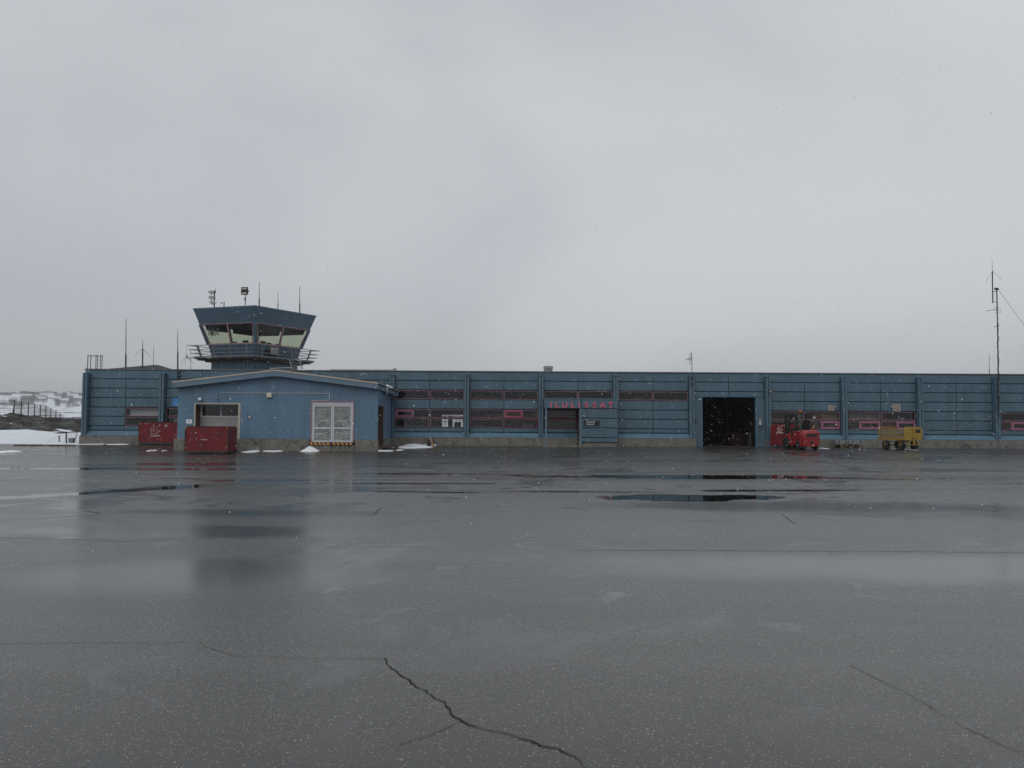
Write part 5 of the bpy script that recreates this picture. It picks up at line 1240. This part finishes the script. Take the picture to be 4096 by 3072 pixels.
# ================================================================ fences and small things at the left
def T(x, y): return near(x, y)
FP = [(57.6,1601),(86,1606),(114,1611),(139,1615),(162,1618),(184,1622),(204,1633),(223.6,1644),(241.5,1654),(261,1672)]
fence = thing('wire_fence', 'tall receding chain link fence on the dark rock at far left', 'fence', (-56, 90, T(-56, 90)))
tp = []
for n, (px, py) in enumerate(FP):
    Y = 90+2.6*n; c = at(px, py, Y); b_ = min(T(c.x, Y), c.z-1.9); tp.append((c, b_))
    MB().tube((c.x, Y, b_-.2), c, .065, 8).build('post', 'dark_metal', fence)
c, b_ = tp[0]; MB().tube((c.x+.34, c.y-.9, b_-.2), (c.x+.03, c.y, c.z-.2), .045, 6).build('brace', 'dark_metal', fence)
MB().path([at(-120, 1604, 88), c-Vector((0,0,.05))], .018, 5).build('top_wire', 'dark_metal', fence)
q = MB()
for (c, b0), (d, b1) in zip(tp, tp[1:]):
    q.tube(c-Vector((0,0,.05)), d-Vector((0,0,.05)), .02, 4)
    for k in range(14): f = k/14; q.tube(Vector((c.x, c.y, b0+(c.z-b0)*f)), Vector((d.x, d.y, b1+(d.z-b1)*f)), .009, 3)
    for k in range(12):
        f = k/12; x, y = c.x+(d.x-c.x)*f, c.y+(d.y-c.y)*f; q.tube((x, y, b0+(b1-b0)*f), (x, y, c.z+(d.z-c.z)*f-.05), .009, 3)
mw = q.build('mesh_wire', 'galv', fence); mw['kind'] = 'stuff'
def gate_post(px, y0, y1, Y, r): a, c = at(px, y1, Y), at(px, y0, Y); return a, c
nf = thing('low_fence', 'low chain link fence section between the snow and the building corner', 'fence', tuple(at(265, 1776, 50.6)))
a1_, c1_ = gate_post(265, 1727, 1779, 50.9, .05); MB().tube(a1_, c1_, .045, 8).build('post', 'dark_metal', nf)
a2_, c2_ = gate_post(237, 1742, 1773, 52, .05); MB().tube(a2_, c2_, .05, 8).build('post', 'weathered_board', nf)
e_ = at(312, 1735, 52); q = MB()
for k in range(10): f = k/9; q.tube(a1_.lerp(c1_, f), Vector((e_.x, e_.y, a1_.z+(c1_.z-a1_.z)*f)), .004, 3)
for k in range(9): f = k/9; b_ = a1_.lerp(Vector((e_.x, e_.y, a1_.z)), f); q.tube(b_, b_+Vector((0,0,c1_.z-a1_.z)), .004, 3)
q.tube(c1_.lerp(a1_, .35), c2_, .008, 4); q.tube(c2_, at(175, 1776, 51.5), .008, 4); mw = q.build('mesh_wire', 'galv', nf); mw['kind'] = 'stuff'
a, c = at(272, 1777, 51.2), at(291, 1754, 51.2); o = thing('utility_box', 'grey metal utility box by the left corner of the building', 'utility box', ((a.x+c.x)/2, 51.4, a.z))
MB().box(a.x, c.x, 51.2, 51.5, a.z-.05, c.z).build('casing', 'galv', o, bevel=.02); MB().box(a.x-.02, c.x+.02, 51.18, 51.52, c.z+.001, c.z+.02).build('lid', 'galv', o)
q = MB().path([at(310, 1718, 51), at(307, 1740, 51), at(302, 1755, 51), at(294, 1768, 51), at(280, 1776, 50.8), at(262, 1780, 50.6)], .025, 6); single(q, 'black_hose', 'black', 'dark hose hanging down the left corner of the building', 'hose')
p = at(123, 1762, 56); q = MB().box(p.x-.14, p.x+.14, p.y-.1, p.y+.1, T(p.x, p.y)-.1, p.z+.08).box(p.x-.1, p.x+.08, p.y-.14, p.y-.101, T(p.x, p.y)-.1, p.z+.0); single(q, 'marker_block', 'dark_metal', 'small dark marker block sticking out of the snow field', 'marker')
q = MB(); random.seed(5)
for k in range(110):
    px = 70+k*2.2; p = at(px, 1787-px*.0345+random.uniform(-1.5, 1.5), 49.3); z = gz(p.x, 49.3); r = random.uniform(.02, .08)
    y = 49.0+random.uniform(-.2, .5); q.loft([[(p.x+r*1.6*math.cos(t), y+r*math.sin(t), z-.03) for t in (0, 1.2, 2.4, 3.7, 5)], [(p.x+r*.9*math.cos(t), y+r*.5*math.sin(t), z+r*.8) for t in (.2, 1.3, 2.6, 3.6, 5.1)]])
o = q.build('soil_clods', 'soil'); o['kind'] = 'stuff'; o['label'] = 'reddish soil clods along the edge of the apron'; o['category'] = 'soil'

# ================================================================ snow patches on the apron
def mound(px0, px1, py0, py1, h, label, name='snow_patch', seed=0, m='snow', prof=((1, -.012), (.93, .35), (.78, .72), (.5, .95), (.2, 1))):
    a, c = gat(px0, (py0+py1)/2), gat(px1, (py0+py1)/2); n0, n1 = gat((px0+px1)/2, py1), gat((px0+px1)/2, py0)
    cx, cy = (a.x+c.x)/2, (n0.y+n1.y)/2; rx, ry = abs(c.x-a.x)/2, max(.05, abs(n1.y-n0.y)/2)
    rnd = random.Random(seed+int(px0)); N = 40; rings = []
    ph = [rnd.uniform(0, 6.28) for _ in range(6)]
    for s, hh in prof:
        rg_ = []
        for i in range(N):
            t = 2*math.pi*i/N; k = 1+.13*math.sin(2*t+ph[0])+.10*math.sin(3*t+ph[1])+.08*math.sin(5*t+ph[2])+.05*math.sin(9*t+ph[3])+.04*math.sin(14*t+ph[4])
            x, y = cx+rx*s*k*math.cos(t), cy+ry*s*k*math.sin(t); rg_.append((x, y, gz(x, y)+h*hh*(1+.25*math.sin(3*t+ph[5])*s) if hh > 0 else gz(x, y)-.02))
        rings.append(rg_)
    q = MB(); q.loft(rings); return single(q, name, m, label, 'snow', 'snow patches by the walls', smooth=True)
mound(415, 552, 1775.5, 1779, .05, 'thin strip of snow along the wall left of the container numbered 20')
mound(592, 622, 1801, 1805, .04, 'small snow scrap on the apron in front of the container numbered 20')
mound(650, 664, 1802, 1805, .03, 'tiny snow scrap beside the corner of the annex base')
mound(972, 1040, 1803.5, 1811, .06, 'ragged snow patch right of the scuffed red container'); mound(1056, 1128, 1804, 1807.5, .05, 'thin snow strip along the annex base left of the glazed door')
mound(1206, 1278, 1800, 1808, .30, 'pointed snow heap below the glazed double door', 'snow_heap', prof=((1, -.01), (.85, .12), (.6, .36), (.35, .66), (.12, .95), (.03, 1)))
mound(1497, 1604, 1797, 1806, .06, 'snow patch at the front right corner of the annex')
mound(1558, 1736, 1786, 1793, .07, 'long snow patch in front of the door step'); mound(1572, 1722, 1777, 1783, .10, 'long snow bank under the wall by the floor sign'); mound(1690, 1747, 1780, 1783.5, .06, 'thin snow patch around the foot of the floor sign')
mound(2470, 2488, 1777, 1783, .14, 'small snow lump at the right foot of the porch'); mound(2518, 2634, 1779.5, 1784, .06, 'long thin snow strip under the wall right of the porch'); mound(2712, 2740, 1780, 1783.5, .05, 'short snow strip at the broken base left of the goods door')
mound(3574, 3632, 1795, 1798, .03, 'thin snow strip under the rear of the yellow cart'); mound(3625, 3660, 1798, 1801, .02, 'thin snow strip between the front wheels of the yellow cart'); mound(3286, 3306, 1793, 1795.5, .03, 'small snow strip right of the forklift')
mound(4, 76, 1806, 1812, .09, 'dirty snow crust on the apron at far left')
p = gat(40, 1812)

# ================================================================ falling snow
rnd = random.Random(21); q = MB()
OC = [(1,0,0),(-1,0,0),(0,1,0),(0,-1,0),(0,0,1),(0,0,-1)]; OF = [(0,2,4),(2,1,4),(1,3,4),(3,0,4),(2,0,5),(1,2,5),(3,1,5),(0,3,5)]
for _ in range(30000):
    y = rnd.uniform(8, 44); x = rnd.uniform(-36, 36); z = rnd.uniform(.05, 15)
    if abs(x) > .78*y+2: continue
    r = rnd.choice((.004, .005, .006, .008, .010))*min(1, .55+y/40); sx = rnd.uniform(.7, 1.5)
    q.add([(x+a*r*sx, y+b_*r, z+c*r*1.2) for a, b_, c in OC], OF)
o = q.build('snowfall', 'snow_flake'); o['kind'] = 'stuff'; o['label'] = 'sparse white snowflakes falling through the air'; o['category'] = 'snow'

# ================================================================ hazy air
hz = MB().box(-3600, 3600, -2900, 4900, -5.3, 160).build('haze', 'snow_flake'); hz['kind'] = 'stuff'; hz['label'] = 'pale hazy winter air over the whole airfield'; hz['category'] = 'haze'
hm = bpy.data.materials.new('hazy_air'); hm.use_nodes = True; t = hm.node_tree; t.nodes.clear()
ho = t.nodes.new('ShaderNodeOutputMaterial'); pv = t.nodes.new('ShaderNodeVolumePrincipled'); pv.inputs['Color'].default_value = (.92, .94, .97, 1); pv.inputs['Density'].default_value = .00026; pv.inputs['Anisotropy'].default_value = .2
t.links.new(pv.outputs[0], ho.inputs['Volume']); hz.data.materials.clear(); hz.data.materials.append(hm)

for o in bpy.data.objects:
    if '_w' in o: del o['_w']
